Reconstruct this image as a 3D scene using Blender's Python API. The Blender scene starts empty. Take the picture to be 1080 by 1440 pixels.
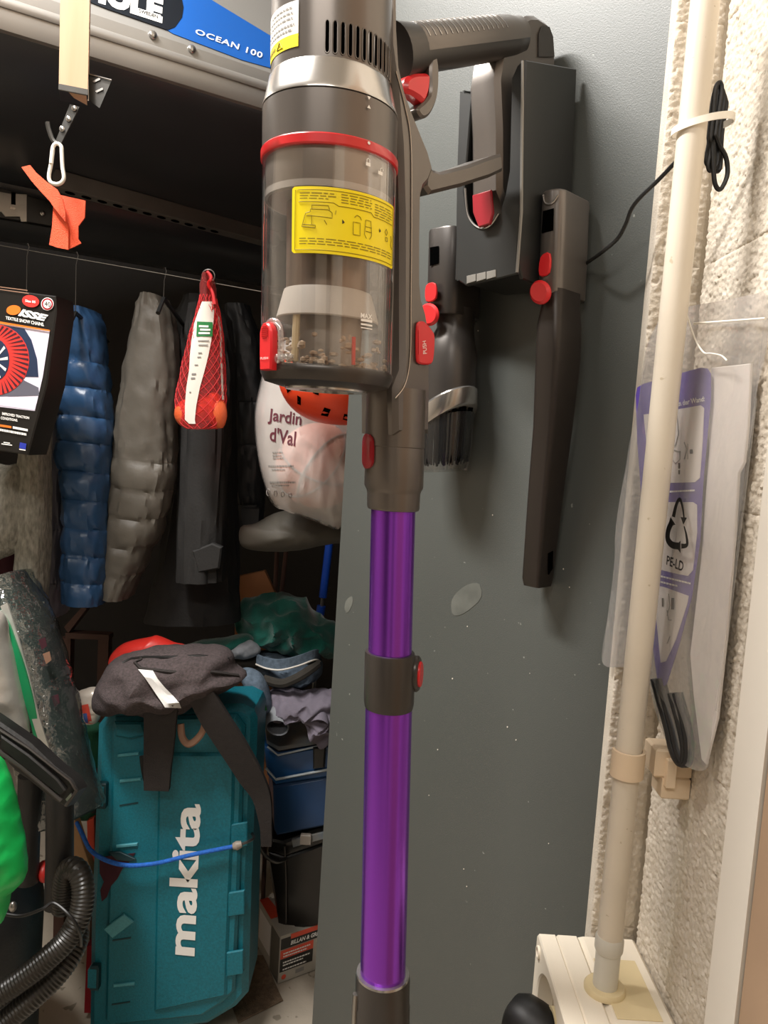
import bpy, bmesh, math, random
from mathutils import Vector, noise
from mathutils.bvhtree import BVHTree
random.seed(7)
SC = bpy.context.scene
COL = SC.collection
V3 = Vector
PI = math.pi

# ------------------------------------------------------------------ camera
CAM = V3((0, 0, 1.25))
PITCH = math.radians(5.4)
ROLL = math.atan(0.0635)
FPX = 1080.0
Fv = V3((0, math.cos(PITCH), -math.sin(PITCH)))
U0 = V3((0, math.sin(PITCH), math.cos(PITCH)))
R0 = V3((1, 0, 0))
Rv = R0 * math.cos(ROLL) + U0 * math.sin(ROLL)
Uv = -R0 * math.sin(ROLL) + U0 * math.cos(ROLL)
cd = bpy.data.cameras.new('camera')
cam = bpy.data.objects.new('camera', cd)
COL.objects.link(cam)
from mathutils import Matrix
mw = Matrix((Rv, Uv, -Fv)).transposed().to_4x4()
mw.translation = CAM
cam.matrix_world = mw
cd.sensor_fit = 'HORIZONTAL'
cd.sensor_width = 36.0
cd.lens = 36.0 * FPX / 1080.0
cd.clip_start = 0.02
SC.camera = cam

# ------------------------------------------------------------------ world, lamp, exposure
SC.view_settings.view_transform = 'Standard'
SC.view_settings.look = 'None'
SC.view_settings.gamma = 1.0
SC.view_settings.use_curve_mapping = False
SC.view_settings.exposure = 0.35
wd = bpy.data.worlds.new('world')
SC.world = wd
wd.use_nodes = True
wd.node_tree.nodes['Background'].inputs[0].default_value = (1.0, 0.95, 0.9, 1)
wd.node_tree.nodes['Background'].inputs[1].default_value = 0.02


def area_lamp(name, loc, target, sx, sy, power, col):
    ld = bpy.data.lights.new(name, 'AREA')
    ld.shape = 'RECTANGLE'
    ld.size, ld.size_y = sx, sy
    ld.energy = power
    ld.color = col
    o = bpy.data.objects.new(name, ld)
    COL.objects.link(o)
    o.location = loc
    o.rotation_euler = (V3(target) - V3(loc)).to_track_quat('-Z', 'Y').to_euler()
    return o


# the garage's ceiling tube, left of and above the photographer
area_lamp('ceiling_tube_light', (-0.72, 0.66, 2.42), (-0.50, 0.82, 0.9), 0.7, 0.14, 42, (1.0, 0.965, 0.925))
area_lamp('front_fill_light', (-0.45, -0.85, 2.42), (-0.3, 0.6, 1.1), 1.1, 0.14, 9, (1.0, 0.945, 0.88))  # added fill from behind the viewer, softens the frontal shade


# ------------------------------------------------------------------ pixel helpers (1080 x 1440 frame)
def ray(px, py):
    return Fv + Rv * ((px - 540) / FPX) + Uv * ((720 - py) / FPX)


def W(px, py, Y):
    d = ray(px, py)
    return CAM + d * (Y / d.y)


def PH(px, py, z):
    d = ray(px, py)
    return CAM + d * ((z - CAM.z) / d.z)


def onplane(px, py, o, n):
    d = ray(px, py)
    return CAM + d * ((o - CAM).dot(n) / d.dot(n))


def proj(p):
    q = p - CAM
    w = q.dot(Fv)
    return 540 + FPX * q.dot(Rv) / w, 720 - FPX * q.dot(Uv) / w


# ------------------------------------------------------------------ materials
def lin(c):
    c = c / 255.0
    return c / 12.92 if c <= 0.04045 else ((c + 0.055) / 1.055) ** 2.4


def rgb(h):
    return (lin(h >> 16 & 255), lin(h >> 8 & 255), lin(h & 255), 1.0)


MATS = {}


def mat(name, h, rough=0.5, metal=0.0, var=0.12, vs=18.0, bump=0.0, bs=150.0, h2=None, coat=0.0, spec=0.5,
        sheen=0.0, trans=0.0, stretch=None, speck=None, sss=0.0):
    m = bpy.data.materials.new(name)
    m.use_nodes = True
    nt = m.node_tree
    N, L = nt.nodes, nt.links
    b = N['Principled BSDF']
    b.inputs['Roughness'].default_value = rough
    b.inputs['Metallic'].default_value = metal
    b.inputs['Specular IOR Level'].default_value = spec
    b.inputs['Coat Weight'].default_value = coat
    b.inputs['Coat Roughness'].default_value = 0.12
    if sheen:
        b.inputs['Sheen Weight'].default_value = sheen
    if trans:
        b.inputs['Transmission Weight'].default_value = trans
    tc = N.new('ShaderNodeTexCoord')
    vec = tc.outputs['Object']
    if stretch:
        mp = N.new('ShaderNodeMapping')
        mp.inputs['Scale'].default_value = stretch
        L.new(vec, mp.inputs['Vector'])
        vec = mp.outputs['Vector']
    nz = N.new('ShaderNodeTexNoise')
    nz.inputs['Scale'].default_value = vs
    nz.inputs['Detail'].default_value = 5
    L.new(vec, nz.inputs['Vector'])
    c1 = rgb(h)
    c2 = rgb(h2) if h2 is not None else tuple(min(1, x * (1 + var)) for x in c1[:3]) + (1,)
    if h2 is None:
        c1 = tuple(x * (1 - var) for x in c1[:3]) + (1,)
    cr = N.new('ShaderNodeValToRGB')
    cr.color_ramp.elements[0].position = 0.3
    cr.color_ramp.elements[1].position = 0.7
    cr.color_ramp.elements[0].color = c1
    cr.color_ramp.elements[1].color = c2
    L.new(nz.outputs['Fac'], cr.inputs['Fac'])
    out = cr.outputs['Color']
    if speck:
        sh, ss, st = speck
        n2 = N.new('ShaderNodeTexNoise')
        n2.inputs['Scale'].default_value = ss
        n2.inputs['Detail'].default_value = 2
        L.new(vec, n2.inputs['Vector'])
        r2 = N.new('ShaderNodeValToRGB')
        r2.color_ramp.elements[0].position = st
        r2.color_ramp.elements[1].position = st + 0.03
        L.new(n2.outputs['Fac'], r2.inputs['Fac'])
        mx = N.new('ShaderNodeMix')
        mx.data_type = 'RGBA'
        L.new(r2.outputs['Color'], mx.inputs[0])
        L.new(out, mx.inputs[6])
        mx.inputs[7].default_value = rgb(sh)
        out = mx.outputs[2]
    L.new(out, b.inputs['Base Color'])
    if bump:
        n3 = N.new('ShaderNodeTexNoise')
        n3.inputs['Scale'].default_value = bs
        n3.inputs['Detail'].default_value = 6
        L.new(vec, n3.inputs['Vector'])
        bp = N.new('ShaderNodeBump')
        bp.inputs['Strength'].default_value = bump
        bp.inputs['Distance'].default_value = 0.002
        L.new(n3.outputs['Fac'], bp.inputs['Height'])
        L.new(bp.outputs['Normal'], b.inputs['Normal'])
    MATS[name] = m
    return m


def clear_mat(name, tint, gloss=0.08, milk=0.0, milkcol=(0.9, 0.9, 0.9, 1), bump=0.0, bs=30.0, rough=0.05):
    """thin clear plastic: transparent + fresnel gloss + a little milky diffuse"""
    m = bpy.data.materials.new(name)
    m.use_nodes = True
    nt = m.node_tree
    N, L = nt.nodes, nt.links
    for n in list(N):
        if n.type != 'OUTPUT_MATERIAL':
            N.remove(n)
    out = [n for n in N if n.type == 'OUTPUT_MATERIAL'][0]
    t = N.new('ShaderNodeBsdfTransparent')
    t.inputs[0].default_value = tint
    g = N.new('ShaderNodeBsdfGlossy')
    g.inputs['Roughness'].default_value = rough
    g.inputs[0].default_value = (1, 1, 1, 1)
    lw = N.new('ShaderNodeLayerWeight')
    lw.inputs[0].default_value = 0.5
    fr = N.new('ShaderNodeMath')
    fr.operation = 'POWER'
    fr.inputs[1].default_value = 3.5
    L.new(lw.outputs['Facing'], fr.inputs[0])
    ad = N.new('ShaderNodeMath')
    ad.operation = 'ADD'
    ad.use_clamp = True
    ad.inputs[1].default_value = gloss
    L.new(fr.outputs[0], ad.inputs[0])
    mx = N.new('ShaderNodeMixShader')
    L.new(ad.outputs[0], mx.inputs[0])
    src = t.outputs[0]
    if milk:
        d = N.new('ShaderNodeBsdfDiffuse')
        d.inputs[0].default_value = milkcol
        m2 = N.new('ShaderNodeMixShader')
        m2.inputs[0].default_value = milk
        L.new(t.outputs[0], m2.inputs[1])
        L.new(d.outputs[0], m2.inputs[2])
        src = m2.outputs[0]
    L.new(src, mx.inputs[1])
    L.new(g.outputs[0], mx.inputs[2])
    if bump:
        tc = N.new('ShaderNodeTexCoord')
        nz = N.new('ShaderNodeTexNoise')
        nz.inputs['Scale'].default_value = bs
        nz.inputs['Detail'].default_value = 3
        L.new(tc.outputs['Object'], nz.inputs['Vector'])
        bp = N.new('ShaderNodeBump')
        bp.inputs['Strength'].default_value = bump
        bp.inputs['Distance'].default_value = 0.01
        L.new(nz.outputs['Fac'], bp.inputs['Height'])
        L.new(bp.outputs['Normal'], g.inputs['Normal'])
    L.new(mx.outputs[0], out.inputs[0])
    MATS[name] = m
    return m


mat('floor_concrete', 0xb9ad9c, 0.8, vs=6, var=.12, bump=.3, bs=120, speck=(0x8e8474, 30, .66))
mat('wall_paint', 0xcfc4b4, 0.85, vs=3, bump=.4, bs=90)
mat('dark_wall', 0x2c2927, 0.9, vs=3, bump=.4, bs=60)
mat('ceiling_paint', 0xd8d2c6, 0.9, vs=3)
mat('block_paint', 0xd9cfc0, 0.82, vs=40, h2=0xcabfae, bump=.4, bs=520, speck=(0xb5a68e, 240, .72))
mat('panel_grey', 0x505350, 0.42, vs=3, var=.05, bump=.12, bs=700, speck=(0x8a8c86, 130, .76))
mat('door_white', 0xded6c9, 0.5, vs=12, var=.03)
mat('door_brown', 0xa68a70, 0.55, vs=8, var=.1)
mat('pvc', 0xdfd4c2, 0.42, vs=14, var=.05, speck=(0xc7b9a0, 120, .72))
mat('pvc_grey', 0xd6d2c6, 0.4, vs=14, var=.04)
mat('pvc_box', 0xeee4d2, 0.38, vs=10, var=.03)
mat('pvc_yellow', 0xe2d0a6, 0.42, vs=20, var=.05)
mat('pvc_clip', 0xe9d2b4, 0.4, vs=14, var=.03)
mat('black_rubber', 0x161616, 0.45, var=.1)
mat('black_plastic', 0x1a1a1a, 0.35, var=.1)
mat('hole_black', 0x040404, 0.9, var=.0, spec=0.0)
mat('gunmetal', 0x6e6863, 0.30, .55, vs=5, var=.05)
mat('gunmetal_dark', 0x4a4643, 0.33, .5, vs=5, var=.05)
mat('silver', 0xb9b6b2, 0.22, .85, vs=5, var=.04)
mat('dock_plastic', 0x272827, 0.42, 0.1, vs=20, var=.05)
mat('dock_grey', 0x85827c, 0.45, 0.2, vs=10, var=.03)
mat('tool_plastic', 0x352f2b, 0.36, .35, vs=8, var=.05)
mat('red_plastic', 0xd8252a, 0.35, vs=10, var=.05, coat=.2)
mat('ring_red', 0xcc2428, 0.3, vs=10, var=.03, coat=.4)
mat('dark_red', 0x9c1f2c, 0.3, vs=10, var=.05, coat=.3)
mat('purple_metal', 0x9648d4, 0.27, .88, vs=3, var=.04)
mat('inner_grey', 0xa79f97, 0.4, .3, vs=6, var=.05)
mat('inner_mesh', 0x8a7a6e, 0.35, .6, vs=60, var=.4, stretch=(1, 1, .1))
mat('cone_grey', 0xc8c2ba, 0.5, vs=10, var=.05)
mat('dirt', 0xa08468, 0.9, vs=60, h2=0xd9c6b0)
mat('sticker_yellow', 0xffe800, 0.45, vs=4, var=.02)
mat('sticker_white', 0xf2f0ea, 0.5, vs=4, var=.02)
mat('print_olive', 0x8a7a14, 0.6, var=0)
mat('print_dark', 0x2c2414, 0.6, var=0)
mat('print_white', 0xf5f3ee, 0.5, var=0)
mat('print_grey', 0x8d8a86, 0.6, var=0)
mat('wood_pale', 0xd8b998, 0.6, vs=30, h2=0xc7a482, stretch=(1, 1, .08))
mat('steel', 0x9d9b97, 0.3, .9, vs=30)
mat('steel_dark', 0x5a5957, 0.35, .8, vs=30)
mat('white_coat', 0xe6e2d6, 0.35, vs=20, var=.03)
mat('orange_web', 0xe8532a, 0.7, vs=40, bump=.5, bs=900)
mat('lid_grey', 0x8e8c88, 0.38, .25, vs=4, var=.03)
mat('band_grey', 0x9d9a95, 0.34, .45, vs=4, var=.03)
mat('box_black', 0x3a3d41, 0.28, vs=5, var=.15, bump=.08, bs=500)
mat('blue_sticker', 0x1a58a8, 0.4, vs=3, var=.05)
mat('navy_sticker', 0x10161e, 0.4, vs=3, var=.05)
mat('rope', 0x6a655c, 0.8)
mat('knit_grey', 0x9a978b, 0.95, vs=180, h2=0x6e6c62, bump=1.0, bs=260, stretch=(1, 1, .35))
mat('maroon', 0x3c1420, 0.9)
mat('slate_nylon', 0x5b5a66, 0.55, vs=10, sheen=.2)
mat('blue_nylon', 0x2d4d72, 0.36, vs=14, var=.12, bump=.4, bs=60)
mat('grey_nylon', 0x5c574f, 0.5, vs=14, var=.1, bump=.4, bs=60)
mat('black_cloth', 0x232221, 0.75, vs=14, var=.15, bump=.3, bs=200)
mat('black_nylon', 0x2c2d2f, 0.5, vs=14, var=.15, bump=.3, bs=60)
mat('print_black', 0x0e0d0c, 0.5, var=.1)
mat('pack_black', 0x1d1b19, 0.35, vs=5, var=.1)
mat('pack_red', 0xe03a34, 0.4, vs=10, var=.1)
mat('pack_navy', 0x27344e, 0.4, vs=10, var=.15)
mat('pack_sky', 0xdcd6e6, 0.4, vs=4, var=.05)
mat('pack_orange', 0xe8792a, 0.4, vs=10, var=.1)
mat('pack_blue', 0x2c3aa4, 0.4, var=.05)
mat('net_red', 0xd63a3e, 0.6, vs=10, var=.1)
mat('fruit_orange', 0xd9542f, 0.45, vs=8, h2=0xe8713c, bump=.3, bs=300)
mat('label_white', 0xe9e3d8, 0.6, vs=6, var=.04)
mat('label_green', 0x1f7a3c, 0.5, vs=6, var=.05)
mat('helmet_orange', 0xf0451c, 0.42, vs=4, var=.03)
mat('ball_pink', 0xf0b0a4, 0.6, vs=4, var=.03)
mat('ball_line', 0x9aa0a4, 0.6)
mat('brown_print', 0x5a2430, 0.6)
mat('beige_bag', 0x4e4a42, 0.7, vs=8, var=.1, bump=.2)
mat('teal', 0x0b6f7f, 0.45, vs=250, var=.18, bump=.5, bs=900)
mat('teal_light', 0x4d9aa6, 0.45, vs=250, var=.1, bump=.3, bs=900)
mat('teal_dark', 0x07343b, 0.55)
mat('pack_fabric', 0x3c3534, 0.9, vs=220, h2=0x55494a, bump=.8, bs=500)
mat('strap_black', 0x2b2624, 0.85, vs=120, bump=.6, bs=500)
mat('reflective', 0xe4e2de, 0.5, vs=20, var=.08, bump=.6, bs=80)
mat('tan_leather', 0x8c6a55, 0.7)
mat('bungee_blue', 0x1c66c8, 0.6, vs=150, var=.25, bump=.8, bs=500)
mat('bungee_clip', 0x9a8f84, 0.5)
mat('red_pvc', 0xd23028, 0.4, vs=8)
mat('green_fleece', 0x0f5a4e, 0.95, vs=40, var=.2, sheen=.3, bump=.5, bs=300)
mat('denim', 0x6f7f90, 0.9, vs=120, h2=0x54626f, bump=.6, bs=500)
mat('denim_dark', 0x3a3630, 0.9, vs=60)
mat('mauve_cloth', 0x77707c, 0.9, vs=30, var=.12, bump=.4, bs=300)
mat('jeans_grey', 0x8a8d92, 0.9, vs=60, var=.15, bump=.5, bs=400)
mat('toolbox_blue', 0x1d4f82, 0.35, vs=10, var=.12)
mat('toolbox_navy', 0x173a60, 0.4, vs=10, var=.12)
mat('toolbox_black', 0x14110f, 0.3, vs=10)
mat('dusty', 0x8b8276, 0.8, vs=20, h2=0x5d6a74)
mat('trim_light', 0xb9c2c6, 0.5)
mat('carton', 0xb08a62, 0.85, vs=10, var=.08)
mat('carton_dark', 0x6e675c, 0.85, vs=10, var=.1)
mat('carton_face', 0xb5aea2, 0.7, vs=10, var=.06)
mat('print_coral', 0xe2553c, 0.5, vs=10, var=.06)
mat('mat_brown', 0x8f7a64, 0.95, vs=90, h2=0x6d5b49, bump=.8, bs=300)
mat('green_bag', 0x1fbf5c, 0.35, vs=7, var=.12, bump=.5, bs=25)
mat('vac_black', 0x191817, 0.5, vs=30, var=.3, bump=.2, bs=200)
mat('hose_black', 0x262420, 0.34, vs=30, var=.1)
mat('hose_rib', 0x4d4a43, 0.28, vs=30, var=.1)
mat('green_pack', 0x1c5a3e, 0.85, vs=40, var=.15, bump=.4, bs=300)
mat('foil_bag', 0xb6b4ac, 0.3, .5, vs=12, var=.2, bump=.8, bs=25)
mat('foil_stripe', 0x0e7a4a, 0.4, vs=12, var=.15)
mat('snack_pack', 0xd4cabd, 0.35, .2, vs=20, var=.1)
mat('snack_red', 0xd84a3a, 0.4)
mat('snack_blue', 0x3a5aa0, 0.4)
mat('wrap_grey', 0x8c8c98, 0.6, vs=10, var=.2)
mat('broom_brown', 0x4a3026, 0.7)
mat('pole_blue', 0x1144a8, 0.4)
mat('cardboard_orange', 0xa9714a, 0.85, vs=8, var=.06)
mat('card_purple', 0x5c48a0, 0.45, vs=8, var=.05)
mat('paper_white', 0xe6e0dc, 0.6, vs=6, var=.03)
mat('zip_white', 0xefe9dd, 0.4)
clear_mat('bin_clear', (0.93, 0.92, 0.91, 1), gloss=0.07, milk=.015, milkcol=(.7, .7, .7, 1))
clear_mat('clear_tab', (0.95, 0.95, 0.95, 1), gloss=0.18, milk=.12)
clear_mat('bag_clear', (0.94, 0.93, 0.92, 1), gloss=0.035, milk=.10, milkcol=(.82, .80, .77, 1), bump=.5, bs=22, rough=.12)
clear_mat('bag_milky', (0.94, 0.92, 0.90, 1), gloss=0.03, milk=.48, milkcol=(.82, .78, .74, 1), bump=.6, bs=30, rough=.2)
clear_mat('wrap_clear', (0.7, 0.76, 0.73, 1), gloss=0.12, milk=.02, bump=1.0, bs=30, rough=.1)
clear_mat('skirt_clear', (0.8, 0.78, 0.76, 1), gloss=0.04, milk=.02)
clear_mat('net_film', (0.95, 0.45, 0.42, 1), gloss=0.02, milk=.18, milkcol=(.8, .12, .12, 1), rough=.3)

# ------------------------------------------------------------------ object helpers
ROOTLOC = {}


def tag(o, label=None, cat=None, group=None, kind=None):
    if label:
        o['label'] = label
    if cat:
        o['category'] = cat
    if group:
        o['group'] = group
    if kind:
        o['kind'] = kind
    return o


def thing(name, loc, label, cat, group=None):
    o = bpy.data.objects.new(name, None)
    COL.objects.link(o)
    o.location = loc
    o.empty_display_size = 0.02
    ROOTLOC[o.name] = V3(loc)
    return tag(o, label, cat, group)


class MB:
    """collects verts and faces in world coordinates"""

    def __init__(s):
        s.v = []
        s.f = []

    def add(s, v, f):
        o = len(s.v)
        s.v += [V3(p) for p in v]
        s.f += [tuple(i + o for i in q) for q in f]
        return s

    def loft(s, rings, cap=True, closed=True, loop=False):
        n = len(rings[0])
        o = len(s.v)
        for r in rings:
            s.v += [V3(p) for p in r]
        K = len(rings)
        for k in range(K if loop else K - 1):
            k2 = (k + 1) % K
            for i in range(n if closed else n - 1):
                j = (i + 1) % n
                s.f.append((o + k * n + i, o + k * n + j, o + k2 * n + j, o + k2 * n + i))
        if cap and closed and not loop:
            s.f.append(tuple(o + i for i in range(n - 1, -1, -1)))
            s.f.append(tuple(o + (K - 1) * n + i for i in range(n)))
        return s

    def tube(s, pts, r, seg=10, closed=False, cap=True, flat=1.0):
        pts = [V3(p) for p in pts]
        n = len(pts)
        rs = r if isinstance(r, (list, tuple)) else [r] * n
        rings = []
        prev = None
        for i, p in enumerate(pts):
            if closed:
                t = pts[(i + 1) % n] - pts[i - 1]
            else:
                t = pts[min(i + 1, n - 1)] - pts[max(i - 1, 0)]
            t.normalize()
            if prev is None:
                a = V3((0, 0, 1)) if abs(t.z) < .9 else V3((1, 0, 0))
                u = t.cross(a).normalized()
            else:
                u = (prev - t * prev.dot(t)).normalized()
            prev = u
            w = t.cross(u)
            rings.append([p + u * (math.cos(2 * PI * k / seg) * rs[i]) + w * (math.sin(2 * PI * k / seg) * rs[i] * flat)
                          for k in range(seg)])
        return s.loft(rings, cap=cap, loop=closed)

    def lathe(s, prof, o, ax, e1, e2, seg=48, cap=True, sweep=None):
        """prof: (radius, height along ax)"""
        rings = []
        if sweep:
            a0, a1 = sweep
            for r, z in prof:
                rings.append([o + ax * z + (e1 * math.cos(a0 + (a1 - a0) * k / seg) + e2 * math.sin(a0 + (a1 - a0) * k / seg)) * r
                              for k in range(seg + 1)])
            return s.loft(rings, cap=False, closed=False)
        for r, z in prof:
            rings.append([o + ax * z + (e1 * math.cos(2 * PI * k / seg) + e2 * math.sin(2 * PI * k / seg)) * max(r, 1e-5)
                          for k in range(seg)])
        return s.loft(rings, cap=cap)

    def prism(s, poly, d, ch=0.0):
        """poly: planar world points; d: extrusion vector; ch: chamfer size"""
        poly = [V3(p) for p in poly]
        n = len(poly)
        dn = d.normalized()
        area = V3((0, 0, 0))
        for i in range(n):
            area += poly[i].cross(poly[(i + 1) % n])
        if area.dot(dn) > 0:
            poly.reverse()
        if ch:
            ins = []
            nn = -dn
            for i in range(n):
                a = (poly[i] - poly[i - 1]).normalized()
                b = (poly[(i + 1) % n] - poly[i]).normalized()
                na = nn.cross(a)
                nb = nn.cross(b)
                h = na + nb
                if h.length < 1e-6:
                    h = na
                h.normalize()
                k = ch / max(.35, h.dot(na))
                ins.append(poly[i] + h * k)
            c1 = dn * ch
            rings = [ins, [p + c1 for p in poly], [p + d - c1 for p in poly], [p + d for p in ins]]
        else:
            rings = [poly, [p + d for p in poly]]
        o = len(s.v)
        for r in rings:
            s.v += r
        K = len(rings)
        for k in range(K - 1):
            for i in range(n):
                j = (i + 1) % n
                s.f.append((o + k * n + i, o + k * n + j, o + (k + 1) * n + j, o + (k + 1) * n + i))
        s.f.append(tuple(o + i for i in range(n - 1, -1, -1)))
        s.f.append(tuple(o + (K - 1) * n + i for i in range(n)))
        return s

    def box(s, c, hx, hy, hz, ax=None, ch=0.0):
        X, Y, Z = ax or (V3((1, 0, 0)), V3((0, 1, 0)), V3((0, 0, 1)))
        c = V3(c)
        q = [c - X * hx - Y * hy - Z * hz, c + X * hx - Y * hy - Z * hz, c + X * hx + Y * hy - Z * hz, c - X * hx + Y * hy - Z * hz]
        return s.prism(q, Z * (2 * hz), ch)

    def blob(s, c, rx, ry, rz, seg=20, amp=0, freq=10, seed=0, axes=None):
        X, Y, Z = axes or (V3((1, 0, 0)), V3((0, 1, 0)), V3((0, 0, 1)))
        rings = []
        m = seg // 2
        for k in range(m + 1):
            t = PI * k / m
            ring = []
            for i in range(seg):
                a = 2 * PI * i / seg
                d = V3((math.sin(t) * math.cos(a), math.sin(t) * math.sin(a), -math.cos(t)))
                q = 1 + amp * noise.noise(d * freq * .1 + V3((seed, 0, 0)))
                ring.append(V3(c) + (X * (d.x * rx) + Y * (d.y * ry) + Z * (d.z * rz)) * q)
            rings.append(ring)
        rings[0] = [p + (rings[1][i] - p) * .02 for i, p in enumerate(rings[0])]
        rings[-1] = [p + (rings[-2][i] - p) * .02 for i, p in enumerate(rings[-1])]
        return s.loft(rings)

    def build(s, name, m, parent=None, smooth=38, origin=None, fix=False):
        if parent is not None:
            org = ROOTLOC.get(parent.name, V3((0, 0, 0)))
        elif origin is not None:
            org = V3(origin)
        else:
            zs = min(p.z for p in s.v)
            cx = sum((p.x for p in s.v)) / len(s.v)
            cy = sum((p.y for p in s.v)) / len(s.v)
            org = V3((cx, cy, zs))
        me = bpy.data.meshes.new(name)
        me.from_pydata([tuple(p - org) for p in s.v], [], s.f)
        me.update()
        if fix:
            bm = bmesh.new()
            bm.from_mesh(me)
            bmesh.ops.recalc_face_normals(bm, faces=bm.faces)
            bm.to_mesh(me)
            bm.free()
        me.materials.append(MATS[m])
        if smooth:
            me.shade_smooth()
            me.set_sharp_from_angle(angle=math.radians(smooth))
        o = bpy.data.objects.new(name, me)
        COL.objects.link(o)
        ROOTLOC[o.name] = org
        if parent is not None:
            o.parent = parent
        else:
            o.location = org
        return o

    def bvh(s):
        return BVHTree.FromPolygons([tuple(p) for p in s.v], s.f)


def catmull(pts, closed=False, sub=6):
    n = len(pts)
    out = []
    rng = range(n) if closed else range(n - 1)
    for i in rng:
        p0 = pts[(i - 1) % n] if closed or i > 0 else pts[0]
        p1 = pts[i]
        p2 = pts[(i + 1) % n]
        p3 = pts[(i + 2) % n] if closed or i + 2 < n else pts[-1]
        for k in range(sub):
            t = k / sub
            out.append(0.5 * ((2 * p1) + (p2 - p0) * t + (2 * p0 - 5 * p1 + 4 * p2 - p3) * t * t + (3 * p1 - p0 - 3 * p2 + p3) * t ** 3))
    if not closed:
        out.append(pts[-1])
    return out


def V2s(l):
    return [V3((a[0], a[1], a[2] if len(a) > 2 else 0)) for a in l]


def path(l, sub=6, Y=None, closed=False):
    """pixel path (x, y, Y) -> smooth world path"""
    return catmull([W(a[0], a[1], a[2] if len(a) > 2 else Y) for a in l], closed, sub)


def inflate(outl, Y, tf, tb, amp=.004, freq=22, K=12, n=72, pw=2.2, seed=0, sx=1.0, sz=1.0, ridge=.5, smooth=True, Yf=None, eamp=0.3):
    """soft body: closed outline at distance Y, bulging tf towards the viewer's side and tb behind"""
    P = catmull(V2s(outl), True, 6) if smooth else V2s(outl)
    # resample by arc length
    L = [0]
    for i in range(len(P)):
        L.append(L[-1] + (P[(i + 1) % len(P)] - P[i]).length)
    res = []
    k = 0
    for i in range(n):
        t = L[-1] * i / n
        while L[k + 1] < t:
            k += 1
        f = (t - L[k]) / max(1e-9, L[k + 1] - L[k])
        res.append(P[k].lerp(P[(k + 1) % len(P)], f))
    c = sum(res, V3((0, 0, 0))) / n
    off = V3((seed * 3.1, seed * 1.7, seed))

    def dis(p, a):
        q = V3((p.x * freq * sx, p.y * freq, p.z * freq * sz)) + off
        w = noise.noise(q) * (1 - ridge) + (0.5 - abs(noise.noise(q * 1.3 + V3((9, 3, 1))))) * ridge * 1.6
        w += .35 * noise.noise(q * 2.7)
        return a * w

    def pt(s2, r, side):
        px = c.lerp(s2, r)
        Y0 = Yf(px.x, px.y) if Yf else Y
        p = W(px.x, px.y, Y0)
        b = max(0, 1 - r ** pw) ** .6
        e = dis(p, amp) * (eamp + (1 - eamp) * (1 - r ** 4))
        if side < 0:
            p = p + V3((0, -1, 0)) * (tf * b + e)
        else:
            p = p + V3((0, 1, 0)) * (tb * b)
        return p + V3((0, 0, dis(p + V3((5, 0, 0)), amp * .4)))

    rings = []
    for k in range(1, K + 1):
        rings.append([pt(s2, (k / K) ** .8, -1) for s2 in res])
    for k in range(K - 1, 0, -2):
        rings.append([pt(s2, (k / K) ** .8, 1) for s2 in res])
    mb = MB()
    mb.loft(rings)
    return mb


def sleeve(rows, Y, dep, seams=(), amp=.003, freq=30, puff=.18, step=5, seg=48, seed=0, sag=0.0, wr=1.0, tilt=0.0):
    """hanging tube of cloth: rows (py, xl, xr); seams: rows where the quilting pulls in"""
    rows = sorted(rows)

    def at(y):
        for a, b in zip(rows, rows[1:]):
            if a[0] <= y <= b[0]:
                t = (y - a[0]) / (b[0] - a[0])
                t = t * t * (3 - 2 * t) * .5 + t * .5
                return a[1] + (b[1] - a[1]) * t, a[2] + (b[2] - a[2]) * t
        return rows[-1][1:]

    ys = []
    y = rows[0][0]
    while y < rows[-1][0]:
        ys.append(y)
        y += step
    ys.append(rows[-1][0])
    ys = sorted(set(ys) | set(seams) | set(s_ + 1.5 for s_ in seams) | set(s_ - 1.5 for s_ in seams))
    rings = []
    for y in ys:
        xl, xr = at(y)
        a, b = W(xl, y + tilt * (xl - xr) / 2, Y), W(xr, y + tilt * (xr - xl) / 2, Y)
        c = (a + b) / 2
        h = (b - a) / 2
        ring = []
        for i in range(seg):
            t = 2 * PI * i / seg
            ct, st = math.cos(t), math.sin(t)
            e = .8
            dx = math.copysign(abs(ct) ** e, ct)
            dy = math.copysign(abs(st) ** e, st)
            k = 1.0
            if seams:
                yy = y + sag * (1 - ct * ct)
                lo = max([s_ for s_ in seams if s_ <= yy] or [rows[0][0] - 30])
                hi = min([s_ for s_ in seams if s_ > yy] or [rows[-1][0] + 12])
                u = (yy - lo) / max(1, hi - lo)
                k = 1 - puff * (1 - (max(0, 4 * u * (1 - u))) ** .45)
            p = c + h * (dx * (1 - (1 - k) * .22)) + V3((0, 1, 0)) * (dy * dep * k)
            q = V3((p.x * freq * 1.6, i * .4, p.z * freq * .55 * wr)) + V3((seed * 7.3, 0, seed))
            d = amp * (noise.noise(q) + .6 * (0.4 - abs(noise.noise(q * 1.9))) * 1.5)
            if seams:
                near = 1 - (max(0, 4 * u * (1 - u))) ** .5
                d += amp * 1.1 * (.25 + near) * noise.noise(V3((p.x * 210, i * .9, p.z * 45 + seed)))
            nrm = (h.normalized() * dx + V3((0, 1, 0)) * dy).normalized()
            ring.append(p + nrm * d)
        rings.append(ring)
    return MB().loft(rings)


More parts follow.
